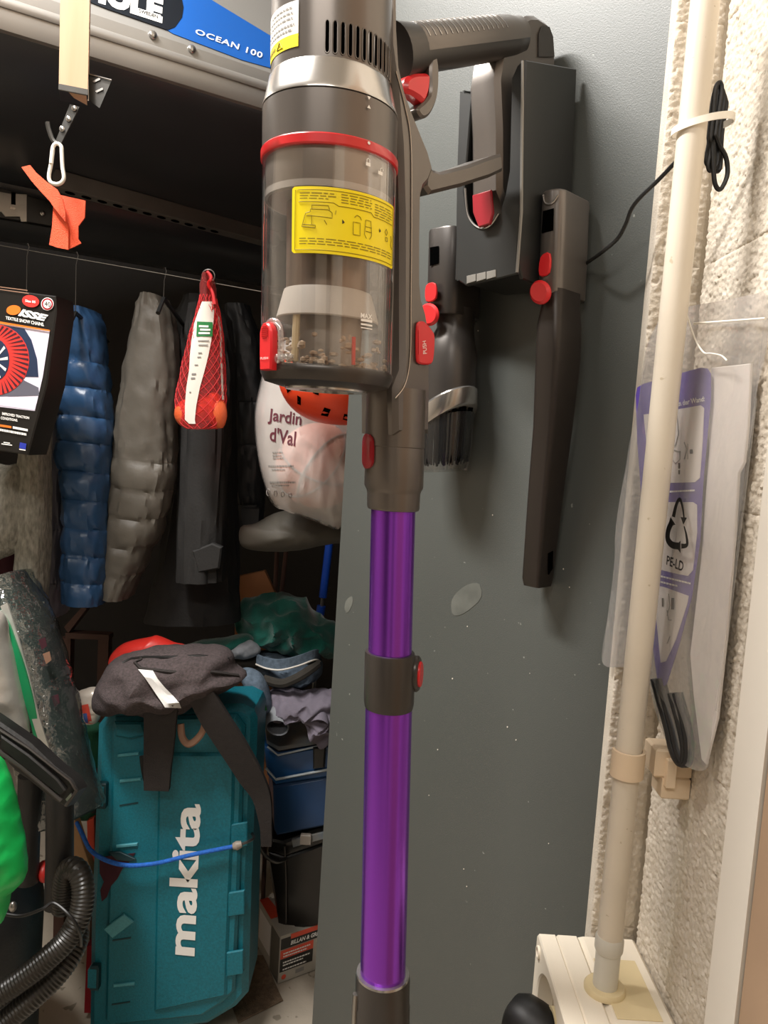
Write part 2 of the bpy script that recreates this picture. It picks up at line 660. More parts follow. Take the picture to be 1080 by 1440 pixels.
def text2d(s, bold=0.0, shear=0.0, space=1.0):
    cu = bpy.data.curves.new('t', 'FONT')
    cu.body = s
    cu.offset = bold
    cu.shear = shear
    cu.space_character = space
    cu.resolution_u = 3
    cu.fill_mode = 'FRONT'
    o = bpy.data.objects.new('t', cu)
    COL.objects.link(o)
    dg = bpy.context.evaluated_depsgraph_get()
    me = o.evaluated_get(dg).to_mesh()
    vs = [(v.co.x, v.co.y) for v in me.vertices]
    fs = [tuple(p.vertices) for p in me.polygons]
    o.evaluated_get(dg).to_mesh_clear()
    bpy.data.objects.remove(o)
    bpy.data.curves.remove(cu)
    x0, x1 = min(v[0] for v in vs), max(v[0] for v in vs)
    y0, y1 = min(v[1] for v in vs), max(v[1] for v in vs)
    vs = [((v[0] - x0) / (x1 - x0), (v[1] - y0) / (y1 - y0)) for v in vs]
    return vs, fs


def text(name, s, f, m, parent, bold=0.0, shear=0.0, space=1.0):
    """f maps the unit square (u right, v up) to world"""
    vs, fs = text2d(s, bold, shear, space)
    return MB().add([f(u, v) for u, v in vs], fs).build(name, m, parent, smooth=0)


def quadmap(bl, br, tl, tr):
    def f(u, v):
        return bl.lerp(br, u).lerp(tl.lerp(tr, u), v)
    return f


def patch(f, nu=12, nv=4):
    mb = MB()
    mb.loft([[f(i / nu, j / nv) for i in range(nu + 1)] for j in range(nv + 1)], cap=False, closed=False)
    return mb


UP = V3((0, 0, 1))
EX = V3((1, 0, 0))
EY = V3((0, 1, 0))


def on(bvh, px, py, off=.0012):
    d = ray(px, py).normalized()
    h = bvh.ray_cast(CAM, d)
    return (h[0] - d * off) if h[0] is not None else None


def decal(bvh, q, fallbackY, off=.0012):
    """q: pixel corners bl, br, tl, tr on an already built surface"""
    def f(u, v):
        b = V3(q[0] + (0,)).lerp(V3(q[1] + (0,)), u)
        t = V3(q[2] + (0,)).lerp(V3(q[3] + (0,)), u)
        p = b.lerp(t, v)
        r = on(bvh, p.x, p.y, off)
        return r if r is not None else W(p.x, p.y, fallbackY)
    return f


def bars(name, rows, f, m, parent, seed=0, words=True):
    """illegible small print: rows of short dashes; rows = (u0, u1, v, height)"""
    rnd = random.Random(seed)
    mb = MB()
    for u0, u1, v, h in rows:
        u = u0
        while u < u1 - 1e-4:
            w = min(rnd.uniform(.03, .085) if words else 1, u1 - u)
            o = len(mb.v)
            k = max(2, int(w / .04) + 1)
            for i in range(k):
                uu = u + w * i / (k - 1)
                mb.v += [f(uu, v - h / 2), f(uu, v + h / 2)]
            for i in range(k - 1):
                a = o + 2 * i
                mb.f.append((a, a + 2, a + 3, a + 1))
            u += w + .014
    return tag(mb.build(name, m, parent, smooth=0), kind='stuff')

# ================================================================== THE SETTING
WALLX = 0.285
PILY = 0.745
PILX = 0.2405


def slab(name, x0, x1, y0, y1, z0, z1, m):
    o = MB().box(((x0 + x1) / 2, (y0 + y1) / 2, (z0 + z1) / 2), (x1 - x0) / 2, (y1 - y0) / 2, (z1 - z0) / 2).build(name, m, smooth=0)
    return tag(o, kind='structure')


tag(slab('floor', -2.2, 1.3, -1.8, 2.8, -0.05, 0, 'floor_concrete'), 'pale concrete garage floor')
slab('ceiling', -2.2, 1.3, -1.8, 2.8, 2.52, 2.6, 'ceiling_paint')
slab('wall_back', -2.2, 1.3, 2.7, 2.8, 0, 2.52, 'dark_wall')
slab('wall_left', -2.2, -2.1, -1.8, 2.7, 0, 2.52, 'wall_paint')
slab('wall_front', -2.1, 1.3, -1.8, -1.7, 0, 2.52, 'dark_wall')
tag(slab('reflection_panel', -0.75, 0.0, -1.7, -1.66, 0, 2.05, 'door_white'), 'added white panel behind the viewer, reflected in the vacuum')  # unseen white slab, added to give the vacuum bright vertical reflections
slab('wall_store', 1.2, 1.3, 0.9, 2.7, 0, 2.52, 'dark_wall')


def rough_face(o, u, v, n, lu, lv, nu, nv, amp, seed, th, edge=.012):
    """a block with a rough cast face: o corner, u/v directions, n outward"""
    mb = MB()
    rows = []
    for j in range(nv + 1):
        r = []
        for i in range(nu + 1):
            a, b = lu * i / nu, lv * j / nv
            p = o + u * a + v * b
            q = p * 1.0 + V3((seed, seed * 2, 0))
            d = noise.noise(q * 270) * .75 + noise.noise(q * 420) * .3 + noise.noise(q * 45) * .25
            pit = max(0, noise.noise(q * 210 + V3((4, 4, 4))) - .30) * 3.0
            d = amp * (d - pit)
            e = min(a, lu - a, b, lv - b)
            d -= (1 - min(1, max(0, e) / edge)) ** 2 * .0012
            r.append(p + n * d)
        rows.append(r)
    mb.loft(rows, cap=False, closed=False)
    bk = [o - n * th, o + u * lu - n * th, o + u * lu + v * lv - n * th, o + v * lv - n * th]
    k = len(mb.v)
    mb.v += bk
    c = [0, nu, (nu + 1) * (nv + 1) - 1, (nu + 1) * nv]
    mb.f.append((k + 3, k + 2, k + 1, k))
    e0 = list(range(0, nu + 1))
    e1 = [nu + j * (nu + 1) for j in range(nv + 1)]
    e2 = [c[3] + i for i in range(nu + 1)]
    e3 = [j * (nu + 1) for j in range(nv + 1)]
    mb.f.append(tuple([k, k + 1] + e0[::-1]))
    mb.f.append(tuple([k + 1, k + 2] + e1[::-1]))
    mb.f.append(tuple([k + 2, k + 3] + e2))
    mb.f.append(tuple([k + 3, k] + e3))
    return mb


wr = tag(slab('wall_right', WALLX + .006, WALLX + .2, -1.7, PILY + .1, 0, 2.52, 'block_paint'), 'rough cream painted block wall', kind='structure')
zj = [0.0, 0.14, 0.345, 0.55, 0.765, 0.99, 1.21, 1.43, 1.65, 1.87]
for a, b in zip(zj, zj[1:]):
    inview = b > .4
    mb = rough_face(V3((WALLX, PILY - .002, a)), -EY, UP, -EX, .262, b - a,
                    175 if inview else 20, 150 if inview else 12, .0022, 0.0, .004, edge=.004)
    mb.build('block', 'block_paint', wr, smooth=60)
wp = tag(slab('wall_pillar', PILX + .0015, WALLX + .2, PILY + .008, PILY + .06, 0, 2.52, 'block_paint'), 'narrow rough return of the block wall', kind='structure')
for a, b in zip(zj, zj[1:]):
    mb = rough_face(V3((PILX, PILY + .004, a + .0005)), EX, UP, -EY, WALLX - PILX, b - a, 36, 170, .0016, a + 3, .006, edge=.004)
    mb.build('block', 'block_paint', wp, smooth=60)

# door casing and door edge at far right
t1 = MB().box((WALLX - .008, .516, 1.06), .014, .021, 1.06, ch=.003).build('trim_1', 'door_white')
tag(t1, 'white door casing at the right edge', kind='structure')
d1 = MB().box((WALLX + .0, .245, 1.03), .020, .248, 1.03, ch=.003).build('door_1', 'door_brown')
tag(d1, 'brown door edge beyond the white casing', kind='structure')

# ------------------------------------------------------------------ the vacuum's own frame
M_ = V3((.7071, .7071, 0))
S_ = V3((.7071, -.7071, 0))
Zv = V3((-.042, 0, 1)).normalized()
A0 = W(460, 500, .62)


def VV(m, s, z):
    return A0 + M_ * m + S_ * s + Zv * z


def zrow(m, s, py):
    a = VV(m, s, 0) - CAM
    k = (720 - py) / FPX
    return (k * Fv.dot(a) - Uv.dot(a)) / (Uv.dot(Zv) - k * Fv.dot(Zv))


# normal of planes spanned by (M,Zv) and by (S,Zv)
NS = M_.cross(Zv).normalized()
NM = S_.cross(Zv).normalized()


def fl(px, py, s):
    """pixel -> point on the flank plane at side offset s"""
    return onplane(px, py, VV(0, s, 0), NS)


def fr_(px, py, m):
    """pixel -> point on a plane facing out of the panel, at m from the bin axis"""
    return onplane(px, py, VV(m, 0, 0), NM)


def zf(py, r):
    return zrow(-.70 * r, .70 * r, py)


Fd = V3((.075, -1, 0)).normalized()       # from the bin axis to the viewer's side
Xd = V3((1, .075, 0)).normalized()


def cyl(th, r, z):
    return A0 + Zv * z + (Fd * math.cos(th) + Xd * math.sin(th)) * r


def th_px(px, z, r):
    a, b = -1.45, 1.45
    for _ in range(40):
        c = (a + b) / 2
        if proj(cyl(c, r, z))[0] < px:
            a = c
        else:
            b = c
    return (a + b) / 2


# ------------------------------------------------------------------ grey panel the dock hangs on
PANM = .317
pn_o = VV(PANM, 0, 0)
pn_n = V3((-.7071, -.7071, 0))
pl = onplane(486, 615, pn_o, pn_n)
prt = onplane(888, 640, pn_o, pn_n)
dirp = (prt - pl).normalized()
dirp.z = 0
dirp.normalize()
PR = V3((prt.x, prt.y, 0)) + dirp * .008
PLf = V3((pl.x, pl.y, 0))
shift = max(0, PR.y)  # keeps linters quiet
q = [PLf, PR, PR + UP * 2.3, PLf + UP * 2.3]
gp = MB().prism([p + V3((0, 0, .004)) for p in q], -pn_n * .018, .0015).build('wall_partition', 'panel_grey')
tag(gp, 'tall dark grey painted panel behind the purple stick vacuum', kind='structure')
mat('chalk_smudge', 0x62645e, .8, vs=40, var=.2)
for i, (sx, sy, a, b, ro) in enumerate([(655, 842, 28, 15, -.8), (490, 850, 5, 12, .3)]):
    mb = MB()
    pts = []
    for k in range(20):
        t = 2 * PI * k / 20
        w = 1 + .25 * noise.noise(V3((math.cos(t), math.sin(t), i * 3)))
        x, y = math.cos(t) * a * w, math.sin(t) * b * w
        pts.append(onplane(sx + x * math.cos(ro) - y * math.sin(ro), sy + x * math.sin(ro) + y * math.cos(ro), pn_o + pn_n * .0004, pn_n))
    mb.add(pts, [tuple(range(20))]).build('smudge', 'chalk_smudge', gp)
fl_ = random.Random(3)
for k in range(16):
    x, y = fl_.uniform(600, 840), fl_.uniform(440, 1250)
    if x > 880 - (y - 600) * .07:
        continue
    r = fl_.uniform(.5, 1.1)
    p = [onplane(x + r * math.cos(t), y + 1.3 * r * math.sin(t), pn_o + pn_n * .0005, pn_n) for t in (0, 1.2, 2.5, 3.9, 5.2)]
    MB().add(p, [(0, 1, 2, 3, 4)]).build('paint_fleck', 'door_white', gp, smooth=0)

# ================================================================== STICK VACUUM
vac = thing('stick_vacuum', VV(.08, 0, zrow(.08, 0, 1500)), 'stick vacuum with clear dust bin and purple tube hanging on the grey panel', 'vacuum cleaner')
RB, RM = .0521, .0458
z_top = zf(-70, RM)
z_c0, z_c1 = zf(79, RM), zf(113, RB - .001)
z_par = zf(122, RB)
z_r1, z_r0 = zf(188, RB), zf(200, RB)
z_b1, z_b0 = zf(514, RB), zf(534, RB)


def vl(prof, name, m, seg=64, cap=True, par=vac):
    return MB().lathe(prof, A0, Zv, Fd, Xd, seg, cap).build(name, m, par)


motor = vl([(RM, z_c0 - .002), (RM, z_top), (RM - .004, z_top + .004)], 'motor_housing', 'gunmetal')
vl([(RM + .0004, z_c0), (RM + .0016, z_c0 - .002), (RB - .001, z_c1), (RB + .0002, z_c1 - .003), (RB + .0002, z_par + .0006)], 'collar', 'silver')
lid = vl([(RB - .001, z_par + .0005), (RB, z_par - .0005), (RB, z_r1 + .001)], 'bin_lid', 'gunmetal')
vl([(RB + .0004, z_r1 + .001), (RB + .0012, z_r1), (RB + .0012, z_r0), (RB + .0004, z_r0 - .001)], 'red_ring', 'ring_red')
clear = vl([(RB, z_r0), (RB, z_b1), (RB - .0018, z_b1), (RB - .0018, z_r0)], 'dust_bin', 'bin_clear', cap=False)
vl([(.0515, z_b1 + .001), (.0527, z_b1 - .001), (.0524, z_b0 + .006), (.0495, z_b0), (.036, z_b0 - .0035), (.02, z_b0 - .004), (.018, z_b0 - .002), (.001, z_b0 - .002)], 'bin_base', 'gunmetal_dark')
vl([(.033, z_b0 - .0034), (.033, z_b0 - .0052), (.022, z_b0 - .0058), (.022, z_b0 - .004)], 'base_ring', 'silver')
# inside of the bin
z_in0, z_in1 = zf(262, RB), zf(252, RB)
vl([(.0495, z_r0 - .001), (.0495, z_in1), (.047, z_in0)], 'inner_collar', 'inner_grey', par=clear)
vl([(.0500, z_in1 + .001), (.0500, z_in0 + .001)], 'seal', 'cone_grey', par=clear)
z_k1, z_k0 = zf(404, .036), zf(440, .042)
vl([(.0330, z_in0 + .004), (.0330, z_k1)], 'cyclone_mesh', 'inner_mesh', par=clear)
vl([(.0345, z_k1 + .002), (.0352, z_k1), (.0405, z_k0), (.0398, z_k0 - .001), (.034, z_k1 - .004)], 'cyclone_skirt', 'cone_grey', par=clear)
vl([(.028, z_k0 + .004), (.026, z_b1 + .004)], 'cyclone_core', 'inner_grey', par=clear)
rnd = random.Random(5)
mb = MB()
for k in range(90):
    a, rr = rnd.uniform(-1.6, 1.6), rnd.uniform(.030, .047)
    h = rnd.random() ** 2 * .022
    mb.blob(cyl(a, rr, z_b1 + .003 + h), rnd.uniform(.001, .004), rnd.uniform(.001, .004), rnd.uniform(.001, .003), 6)
tag(mb.build('dust', 'dirt', clear), kind='stuff')
mb = MB()
mb.tube([cyl(-.75, .036, z_b1 + .004), cyl(-.7, .036, z_k0)], .0028, 8).build('rib', 'pvc_yellow', clear)
mb = MB()
mb.loft([[cyl(a, r, z) for a, r in ((.42, .047), (.47, .047), (.47, .045), (.42, .045))] for z in (z_b1 + .003, zf(468, RB))]).build('inner_tab', 'red_plastic', clear)
# latch
zl0, zl1 = zf(523, RB), zf(455, RB)
tl = th_px(377, (zl0 + zl1) / 2, RB + .003)
mb = MB()
pf = [(-.10, 0), (.10, 0), (.11, .35), (.11, .8), (.08, .93), (.03, 1.0), (-.03, 1.0), (-.08, .93), (-.11, .8), (-.11, .35)]
mb.loft([[cyl(tl + a * 1.35, RB + .0005, zl0 + (zl1 - zl0) * b) for a, b in pf], [cyl(tl + a * 1.35, RB + .0052, zl0 + (zl1 - zl0) * b) for a, b in pf],
         [cyl(tl + a * 1.1, RB + .0062, zl0 + (zl1 - zl0) * (b * .96 + .02)) for a, b in pf]])
latch = mb.build('latch', 'red_plastic', vac, fix=True)
mb = MB()
for r in range(7):
    for c in range(5):
        if (r in (0, 6) and c in (0, 4)):
            continue
        mb.blob(cyl(tl + (c - 2) * .032, RB + .0063, zl0 + (zl1 - zl0) * (.68 + r * .04)), .0006, .0006, .0005, 6)
tag(mb.build('grip_dots', 'ring_red', latch), kind='stuff')
text('lettering', 'PUSH', lambda u, v: cyl(tl - .09 + .18 * u, RB + .0066, zl0 + (zl1 - zl0) * (.22 + .05 * v)), 'print_white', latch)
zt0, zt1 = zf(505, RB), zf(452, RB)
arch = [(390, 508), (391, 480), (389, 462), (383, 453), (376, 452), (371, 457)]
pts = []
for x, y in arch:
    zz = zf(y, RB)
    pts.append(cyl(th_px(x + 3, zz, RB + .003), RB + .002, zz))
MB().tube(catmull(pts, False, 6), .0022, 10).build('latch_guard', 'clear_tab', vac)
mb = MB()
for i in range(4):
    a = th_px(392 + i * 6, zt0, RB)
    mb.blob(cyl(a, RB + .001, zf(506 - i * 1, RB)), .0032 - i * .0004, .0025, .004 - i * .0007, 10)
mb.build('hinge_boss', 'clear_tab', vac)
# arrows, lock icons, MAX marks
ic = lambda x, y, r=RB + .0015: (lambda du, dv: cyl(th_px(x + du, zf(y, RB), r), r, zf(y + dv, RB)))
f = ic(519, 127)
MB().add([f(-2.5, -2.5), f(2.5, -2.5), f(0, 2.5)], [(2, 1, 0)]).build('arrow_mark', 'print_white', motor, smooth=0)
f = ic(519, 139)
MB().add([f(-2.5, 2.5), f(2.5, 2.5), f(0, -2.5)], [(0, 1, 2)]).build('arrow_mark', 'print_white', lid, smooth=0)
f = ic(519, 191, RB + .0018)
MB().add([f(2 * math.cos(t * .785), 2.4 * math.sin(t * .785)) for t in range(8)], [tuple(range(8))]).build('dot_mark', 'print_white', lid, smooth=0)
for k, (x, y) in enumerate(((518, 218), (535, 224))):
    f = ic(x, y, RB + .0006)
    o = 2 if k else 0
    mb = MB().add([f(-3.2, 0), f(3.2, 0), f(3.2, 5), f(-3.2, 5)], [(3, 2, 1, 0)])
    for a, b in (((-2 + o, 0), (-2 + o, -4)), ((-2 + o, -4), (0 + o, -6)), ((0 + o, -6), (2 + o, -4)), ((2 + o, -4), (2 + o, 0 if not k else -2.5))):
        mb.tube([f(*a), f(*b)], .0003, 5)
    mb.build('lock_mark', 'print_white', clear, smooth=0)
f0 = ic(515.5, 437, RB + .0006)
text('lettering', 'MAX', lambda u, v: f0(-8 + 16 * u, 4 - 7 * v), 'print_white', clear, bold=.02)
for y0, hh in ((444, 3.6), (450, 2.6), (455, 1.6)):
    patch(lambda u, v: ic(515.5, y0, RB + .0006)(-8 + 16 * u, hh / 2 - hh * v), 4, 1).build('level_bar', 'print_white', clear, smooth=0)
# yellow care sticker
zs1, zs0 = zf(263, RB), zf(357, RB)
ta, tb = th_px(411, (zs0 + zs1) / 2, RB), th_px(552, (zs0 + zs1) / 2, RB)


def stk(off):
    return lambda u, v: cyl(ta + (tb - ta) * u, RB + off, zs0 + (zs1 - zs0) * v)


def round_patch(F, nu, nv, ru, rv):
    rows = []
    for j in range(nv + 1):
        v = j / nv
        e = max(0, 1 - min(v, 1 - v) / rv)
        ins = ru * (1 - math.sqrt(max(0, 1 - e * e)))
        rows.append([F(ins + (1 - 2 * ins) * i / nu, v) for i in range(nu + 1)])
    return MB().loft(rows, cap=False, closed=False)


ysk = round_patch(stk(.0004), 36, 36, .02, .05).build('care_sticker', 'sticker_yellow', vac, smooth=60)
g = stk(.0008)
bars('small_print', [(.07, .36, .90, .012), (.07, .36, .86, .012), (.07, .30, .82, .012),
                     (.40, .66, .91, .012), (.40, .67, .87, .012), (.40, .66, .83, .012), (.40, .67, .79, .012),
                     (.70, .93, .88, .012), (.70, .95, .84, .012), (.70, .94, .80, .012), (.70, .95, .76, .012), (.70, .90, .72, .012),
                     (.07, .95, .22, .012), (.07, .95, .18, .012), (.07, .95, .14, .012)], g, 'print_olive', ysk, 2)
lines = [[(.03, .05), (.97, .05), (.97, .95), (.03, .95), (.03, .05)], [(.06, .77), (.34, .77), (.38, .73), (.66, .73), (.69, .68), (.95, .68)],
         [(.09, .40), (.12, .60), (.16, .62), (.16, .66), (.30, .66), (.33, .62), (.33, .54), (.16, .56), (.13, .56)], [(.09, .40), (.20, .38), (.20, .42), (.10, .43)],
         [(.17, .56), (.17, .43)], [(.17, .66), (.17, .72), (.30, .72), (.31, .66)], [(.27, .50), (.29, .44)], [(.36, .66), (.355, .60)],
         [(.50, .34), (.50, .53), (.56, .53), (.56, .34), (.50, .34)], [(.62, .32), (.60, .38), (.61, .60), (.66, .60), (.67, .38), (.65, .32)], [(.61, .5), (.67, .5)], [(.61, .43), (.67, .43)],
         [(.51, .60), (.53, .64), (.56, .62), (.57, .58)], [(.83, .52), (.85, .57), (.87, .52), (.85, .47), (.83, .52)], [(.84, .44), (.87, .44), (.87, .38), (.84, .38), (.84, .44)], [(.93, .5), (.94, .44), (.93, .36), (.95, .3)]]
mb = MB()
for l in lines:
    P = []
    for (a, b), (c, d) in zip(l, l[1:]):
        n = max(2, int(abs(c - a) / .04) + 1)
        P += [g(a + (c - a) * i / n, b + (d - b) * i / n) for i in range(n)]
    P.append(g(*l[-1]))
    mb.tube(P, .00022, 4)
mb.build('line_drawing', 'print_olive', ysk, smooth=0)['kind'] = 'stuff'
mb = MB()
for u in (.41, .755):
    mb.add([g(u, .47), g(u + .02, .50), g(u, .54)], [(0, 1, 2)])
mb.build('arrow_mark', 'print_dark', ysk, smooth=0)
# white and yellow rating label on the motor housing
zw2, zw1, zw0 = zrow(-.02, .035, 6), zrow(-.02, .035, 53), zrow(-.02, .035, 71)
tc_ = th_px(420, zw1, RM)
ta_ = tc_ - 1.12
wl = patch(lambda u, v: cyl(ta_ + (tc_ - ta_) * u, RM + .0004, zw1 + (zw2 - zw1) * v), 16, 2).build('rating_label', 'sticker_white', vac)
yl = patch(lambda u, v: cyl(ta_ + (tc_ - ta_) * u, RM + .0004, zw0 + (zw1 - zw0) * v), 16, 2).build('caution_band', 'sticker_yellow', wl)
gw = lambda u, v: cyl(ta_ + (tc_ - ta_) * u, RM + .0007, zw1 + (zw2 - zw1) * v)
bars('small_print', [(.1, .9, .82, .05), (.12, .9, .66, .05), (.14, .9, .5, .05), (.1, .93, .30, .06), (.1, .9, .15, .06)], gw, 'print_grey', wl, 4)
gy = lambda u, v: cyl(ta_ + (tc_ - ta_) * u, RM + .0007, zw0 + (zw1 - zw0) * v)
mb = MB()
for a, b in (((.56, .25), (.70, .25)), ((.70, .25), (.63, .8)), ((.63, .8), (.56, .25)), ((.63, .38), (.63, .58))):
    mb.tube([gy(*a), gy(*b)], .0003, 4)
mb.build('warning_mark', 'print_olive', wl, smooth=0)
bars('small_print', [(.12, .5, .5, .3)], gy, 'print_olive', wl, 6)
# air vents
zv1, zv0 = zf(28, RM), zf(75, RM)
for k in range(13):
    th = th_px(460, zv0, RM) + k * .121
    hw = .036
    cap = [(hw * math.cos(t), .0026 * math.sin(t)) for t in [PI * i / 6 for i in range(7)]]
    ol = [(a, zv1 - .0026 + b) for a, b in cap] + [(-a, zv0 + .0026 - b) for a, b in cap]
    sl = MB().add([cyl(th + a, RM + .0003, z) for a, z in ol], [tuple(range(14))]).build('vent_slot', 'hole_black', vac, smooth=0)
    MB().tube([cyl(th + a, RM + .0002, z) for a, z in ol], .0005, 5, closed=True).build('slot_rim', 'gunmetal', sl)

# spine: frame that carries bin, handle and tube socket
SW = .0225


def flank(px, s0, s1, name, m, ch=.003, par=vac, sm=0):
    P = [fl(x, y, s1) for x, y in px]
    if sm:
        P = catmull(P, True, sm)
    return MB().prism(P, -S_ * (s1 - s0), ch).build(name, m, par, smooth=35)


spine_px = [(548, -60), (561, -60), (562, 45), (565, 95), (573, 130), (584, 160), (596, 190), (605, 212), (612, 238), (605, 256), (598, 264), (595, 276), (594, 340), (594, 400),
            (596, 420), (602, 440), (607, 470), (607, 560), (606, 610), (556, 612), (556, 545), (566, 520), (566, 300), (563, 200), (556, 120), (548, 60)]
flank(spine_px, -SW, SW, 'spine', 'gunmetal', .004)
# bright inner edge line of the spine
MB().tube(catmull([fl(x, y, SW + .0006) for x, y in ((557, 100), (570, 150), (578, 200), (579, 300), (578, 420), (577, 500), (570, 540), (556, 560))], False, 5), .0007, 6).build('trim_line', 'silver', vac)
# lower arm to the battery
flank([(602, 218), (611, 238), (621, 241), (660, 231), (695, 218), (707, 215), (709, 240), (690, 249), (650, 262), (606, 273), (598, 262)], -.028, .010, 'lower_arm', 'gunmetal', .003)
# handle
h0, h1 = fl(566, 72, -.004), fl(728, 52, -.016)
hax = (h1 - h0).normalized()
hs = S_
hu = hs.cross(hax).normalized()
if hu.z < 0:
    hu = -hu


def hring(t, rx, ru, n=28, lo=0, hi=2 * PI):
    c = h0.lerp(h1, t)
    return [c + hs * (math.cos(lo + (hi - lo) * k / n) * rx) + hu * (math.sin(lo + (hi - lo) * k / n) * ru) for k in range(n)]


MB().loft([hring(t, rx, ru) for t, rx, ru in ((-.05, .019, .023), (.03, .0185, .0215), (.12, .0175, .0195), (.5, .017, .0190), (.9, .0165, .0185), (1.0, .015, .017), (1.03, .010, .012))]).build('handle', 'gunmetal_dark', vac, fix=True)
rings = []
for t in (.06, .09, .3, .6, .88, .96, 1.0):
    k = 1.0 if .07 < t < .95 else .9
    c = h0.lerp(h1, t)
    r = [c + hs * (math.cos(a) * .0185 * k) + hu * (math.sin(a) * .0205 * k) for a in [-.25 + (PI + .5) * i / 20 for i in range(21)]]
    r += [c + hs * (math.cos(a) * .012) + hu * (math.sin(a) * .013) for a in [PI + .25 - (PI + .5) * i / 20 for i in range(21)]]
    rings.append(r)
grip = MB().loft(rings).build('grip_pad', 'gunmetal', vac, fix=True)
for k in range(16):
    t = .10 + k * .044
    c = h0.lerp(h1, t)
    MB().tube([c + hs * (math.cos(a) * .0187) + hu * (math.sin(a) * .0207) for a in [.25 + 1.9 * i / 14 for i in range(15)]], .0006, 6).build('grip_rib', 'silver', grip)
# trigger guard and trigger
tg = MB().prism(catmull([fl(x, y, .008) for x, y in ((618, 92), (612, 70), (606, 92), (606, 128), (600, 140), (594, 146), (588, 152), (590, 160), (597, 166), (606, 160), (614, 144), (618, 124))], True, 4), -S_ * .016, .002).build('trigger_guard', 'gunmetal', vac)
MB().prism(catmull([fl(x, y, .0075) for x, y in ((572, 112), (580, 104), (594, 102), (606, 104), (607, 118), (604, 134), (598, 144), (590, 138), (580, 132), (572, 128))], True, 4), -S_ * .015, .003).build('trigger', 'red_plastic', vac)
# battery housing, seated in the dock
bat = flank([(707, 62), (716, 44), (730, 28), (745, 20), (756, 20), (772, 30), (780, 46), (783, 80), (782, 300), (770, 330), (725, 334), (716, 322), (714, 300), (710, 284), (703, 266), (703, 180), (700, 110)],
            -.046, -.008, 'battery', 'gunmetal', .005)
MB().prism([fl(x, y, -.0070) for x, y in ((757, 48), (762, 36), (772, 38), (777, 52), (779, 80), (757, 80))], S_ * .0008, .0).build('battery_inset', 'gunmetal_dark', bat)
MB().prism([fr_(x, y, .224) for x, y in ((667, 276), (693, 268), (696, 300), (692, 316), (676, 321), (668, 300))], -M_ * .004, .001).build('battery_release', 'dark_red', bat)
# push button on the flank
pb = MB().prism(catmull([fl(x, y, SW) for x, y in ((583, 462), (586, 453), (594, 453), (604, 464), (608, 474), (607, 500), (604, 511), (596, 513), (586, 511), (583, 502))], True, 4), S_ * .0035, .0012).build('bin_release', 'red_plastic', vac)
MB().prism([fl(x, y, SW + .0035) for x, y in ((588, 465), (590, 465), (590, 498), (588, 498))], S_ * .0007, 0).build('ridge', 'red_plastic', pb)
qm = quadmap(fl(600.5, 497, SW + .0040), fl(599.0, 479, SW + .0040), fl(595, 498, SW + .0040), fl(594, 480, SW + .0040))
text('lettering', 'PUSH', qm, 'print_white', pb)
# socket neck, tube, clamp
WM = .079
wx0 = VV(WM, 0, 0)


def wl_(prof, name, m, par=vac, seg=40, ctr=None):
    return MB().lathe(prof, ctr or wx0, Zv, Fd, Xd, seg).build(name, m, par)


zw = lambda py, r=.02: zrow(WM - .7 * r, .7 * r, py)
RS = .0265
sck = wl_([(RS, zw(545)), (RS, zw(628)), (RS - .001, zw(629.5))], 'tube_socket', 'gunmetal')
wl_([(RS - .0006, zw(629)), (RS - .0004, zw(631)), (RS - .0005, zw(686)), (RS - .0025, zw(692)), (.0235, zw(696)), (.0232, zw(716)), (.0225, zw(719)), (.0205, zw(720))], 'tube_collar', 'gunmetal')
thb = -1.05
mb = MB()
pf = [(math.cos(t) * .30 * (1 if abs(math.sin(t)) < .6 else .9), math.sin(t)) for t in [2 * PI * k / 20 for k in range(20)]]
pf = [(max(-.24, min(.24, a * 1.2)), b) for a, b in pf]
zc, zh = (zw(612) + zw(662)) / 2, (zw(612) - zw(662)) / 2


def wcyl(th, r, z):
    return wx0 + Zv * z + (Fd * math.cos(th) + Xd * math.sin(th)) * r


thb = -1.12
mb.loft([[wcyl(thb + a * 1.3, RS - .001, zc + zh * b) for a, b in pf], [wcyl(thb + a * 1.3, RS + .002, zc + zh * b) for a, b in pf], [wcyl(thb + a, RS + .003, zc + zh * b * .9) for a, b in pf]])
mb.build('tube_release', 'dark_red', vac, fix=True)
RT = .0196
tube_u = wl_([(RT, zw(712)), (RT, zw(960))], 'upper_tube', 'purple_metal')
RT2 = .0212
wl_([(RT2, zw(985)), (RT2, zw(1430))], 'lower_tube', 'purple_metal')
ck = wl_([(.0205, zw(925)), (.0222, zw(925.5)), (.0228, zw(930)), (.0228, zw(996)), (.0218, zw(1005)), (.0210, zw(1006))], 'telescope_clamp', 'gunmetal_dark')
pf = [(math.cos(t) * .0135, math.sin(t) * .0165) for t in [2 * PI * k / 20 for k in range(20)]]
cc = wx0 + Zv * zw(956) + Xd * .0215 + Fd * -.002
dx = (Xd * .93 + Fd * .3).normalized()
dy = dx.cross(Zv)
MB().prism([cc + dy * a + Zv * b for a, b in pf], dx * .006, .0015).build('button_frame', 'gunmetal_dark', ck)
MB().prism([cc + dx * .005 + dy * a * .72 + Zv * b * .72 for a, b in pf], dx * .003, .001).build('button', 'red_plastic', ck)
hc = wl_([(.0222, zw(1389)), (.0248, zw(1389.5)), (.0256, zw(1396)), (.0256, zw(1432)), (.0262, zw(1434)), (.0262, zw(1520))], 'head_connector', 'gunmetal_dark')
wl_([(.0235, zw(1388)), (.0246, zw(1388)), (.0250, zw(1391)), (.0240, zw(1392))], 'rim', 'silver', hc)
MB().tube([wcyl(-1.3, .0262, zw(1412)), wcyl(-1.32, .0268, zw(1440)), wcyl(-1.3, .0268, zw(1500))], .003, 8).build('side_clip', 'steel', hc)

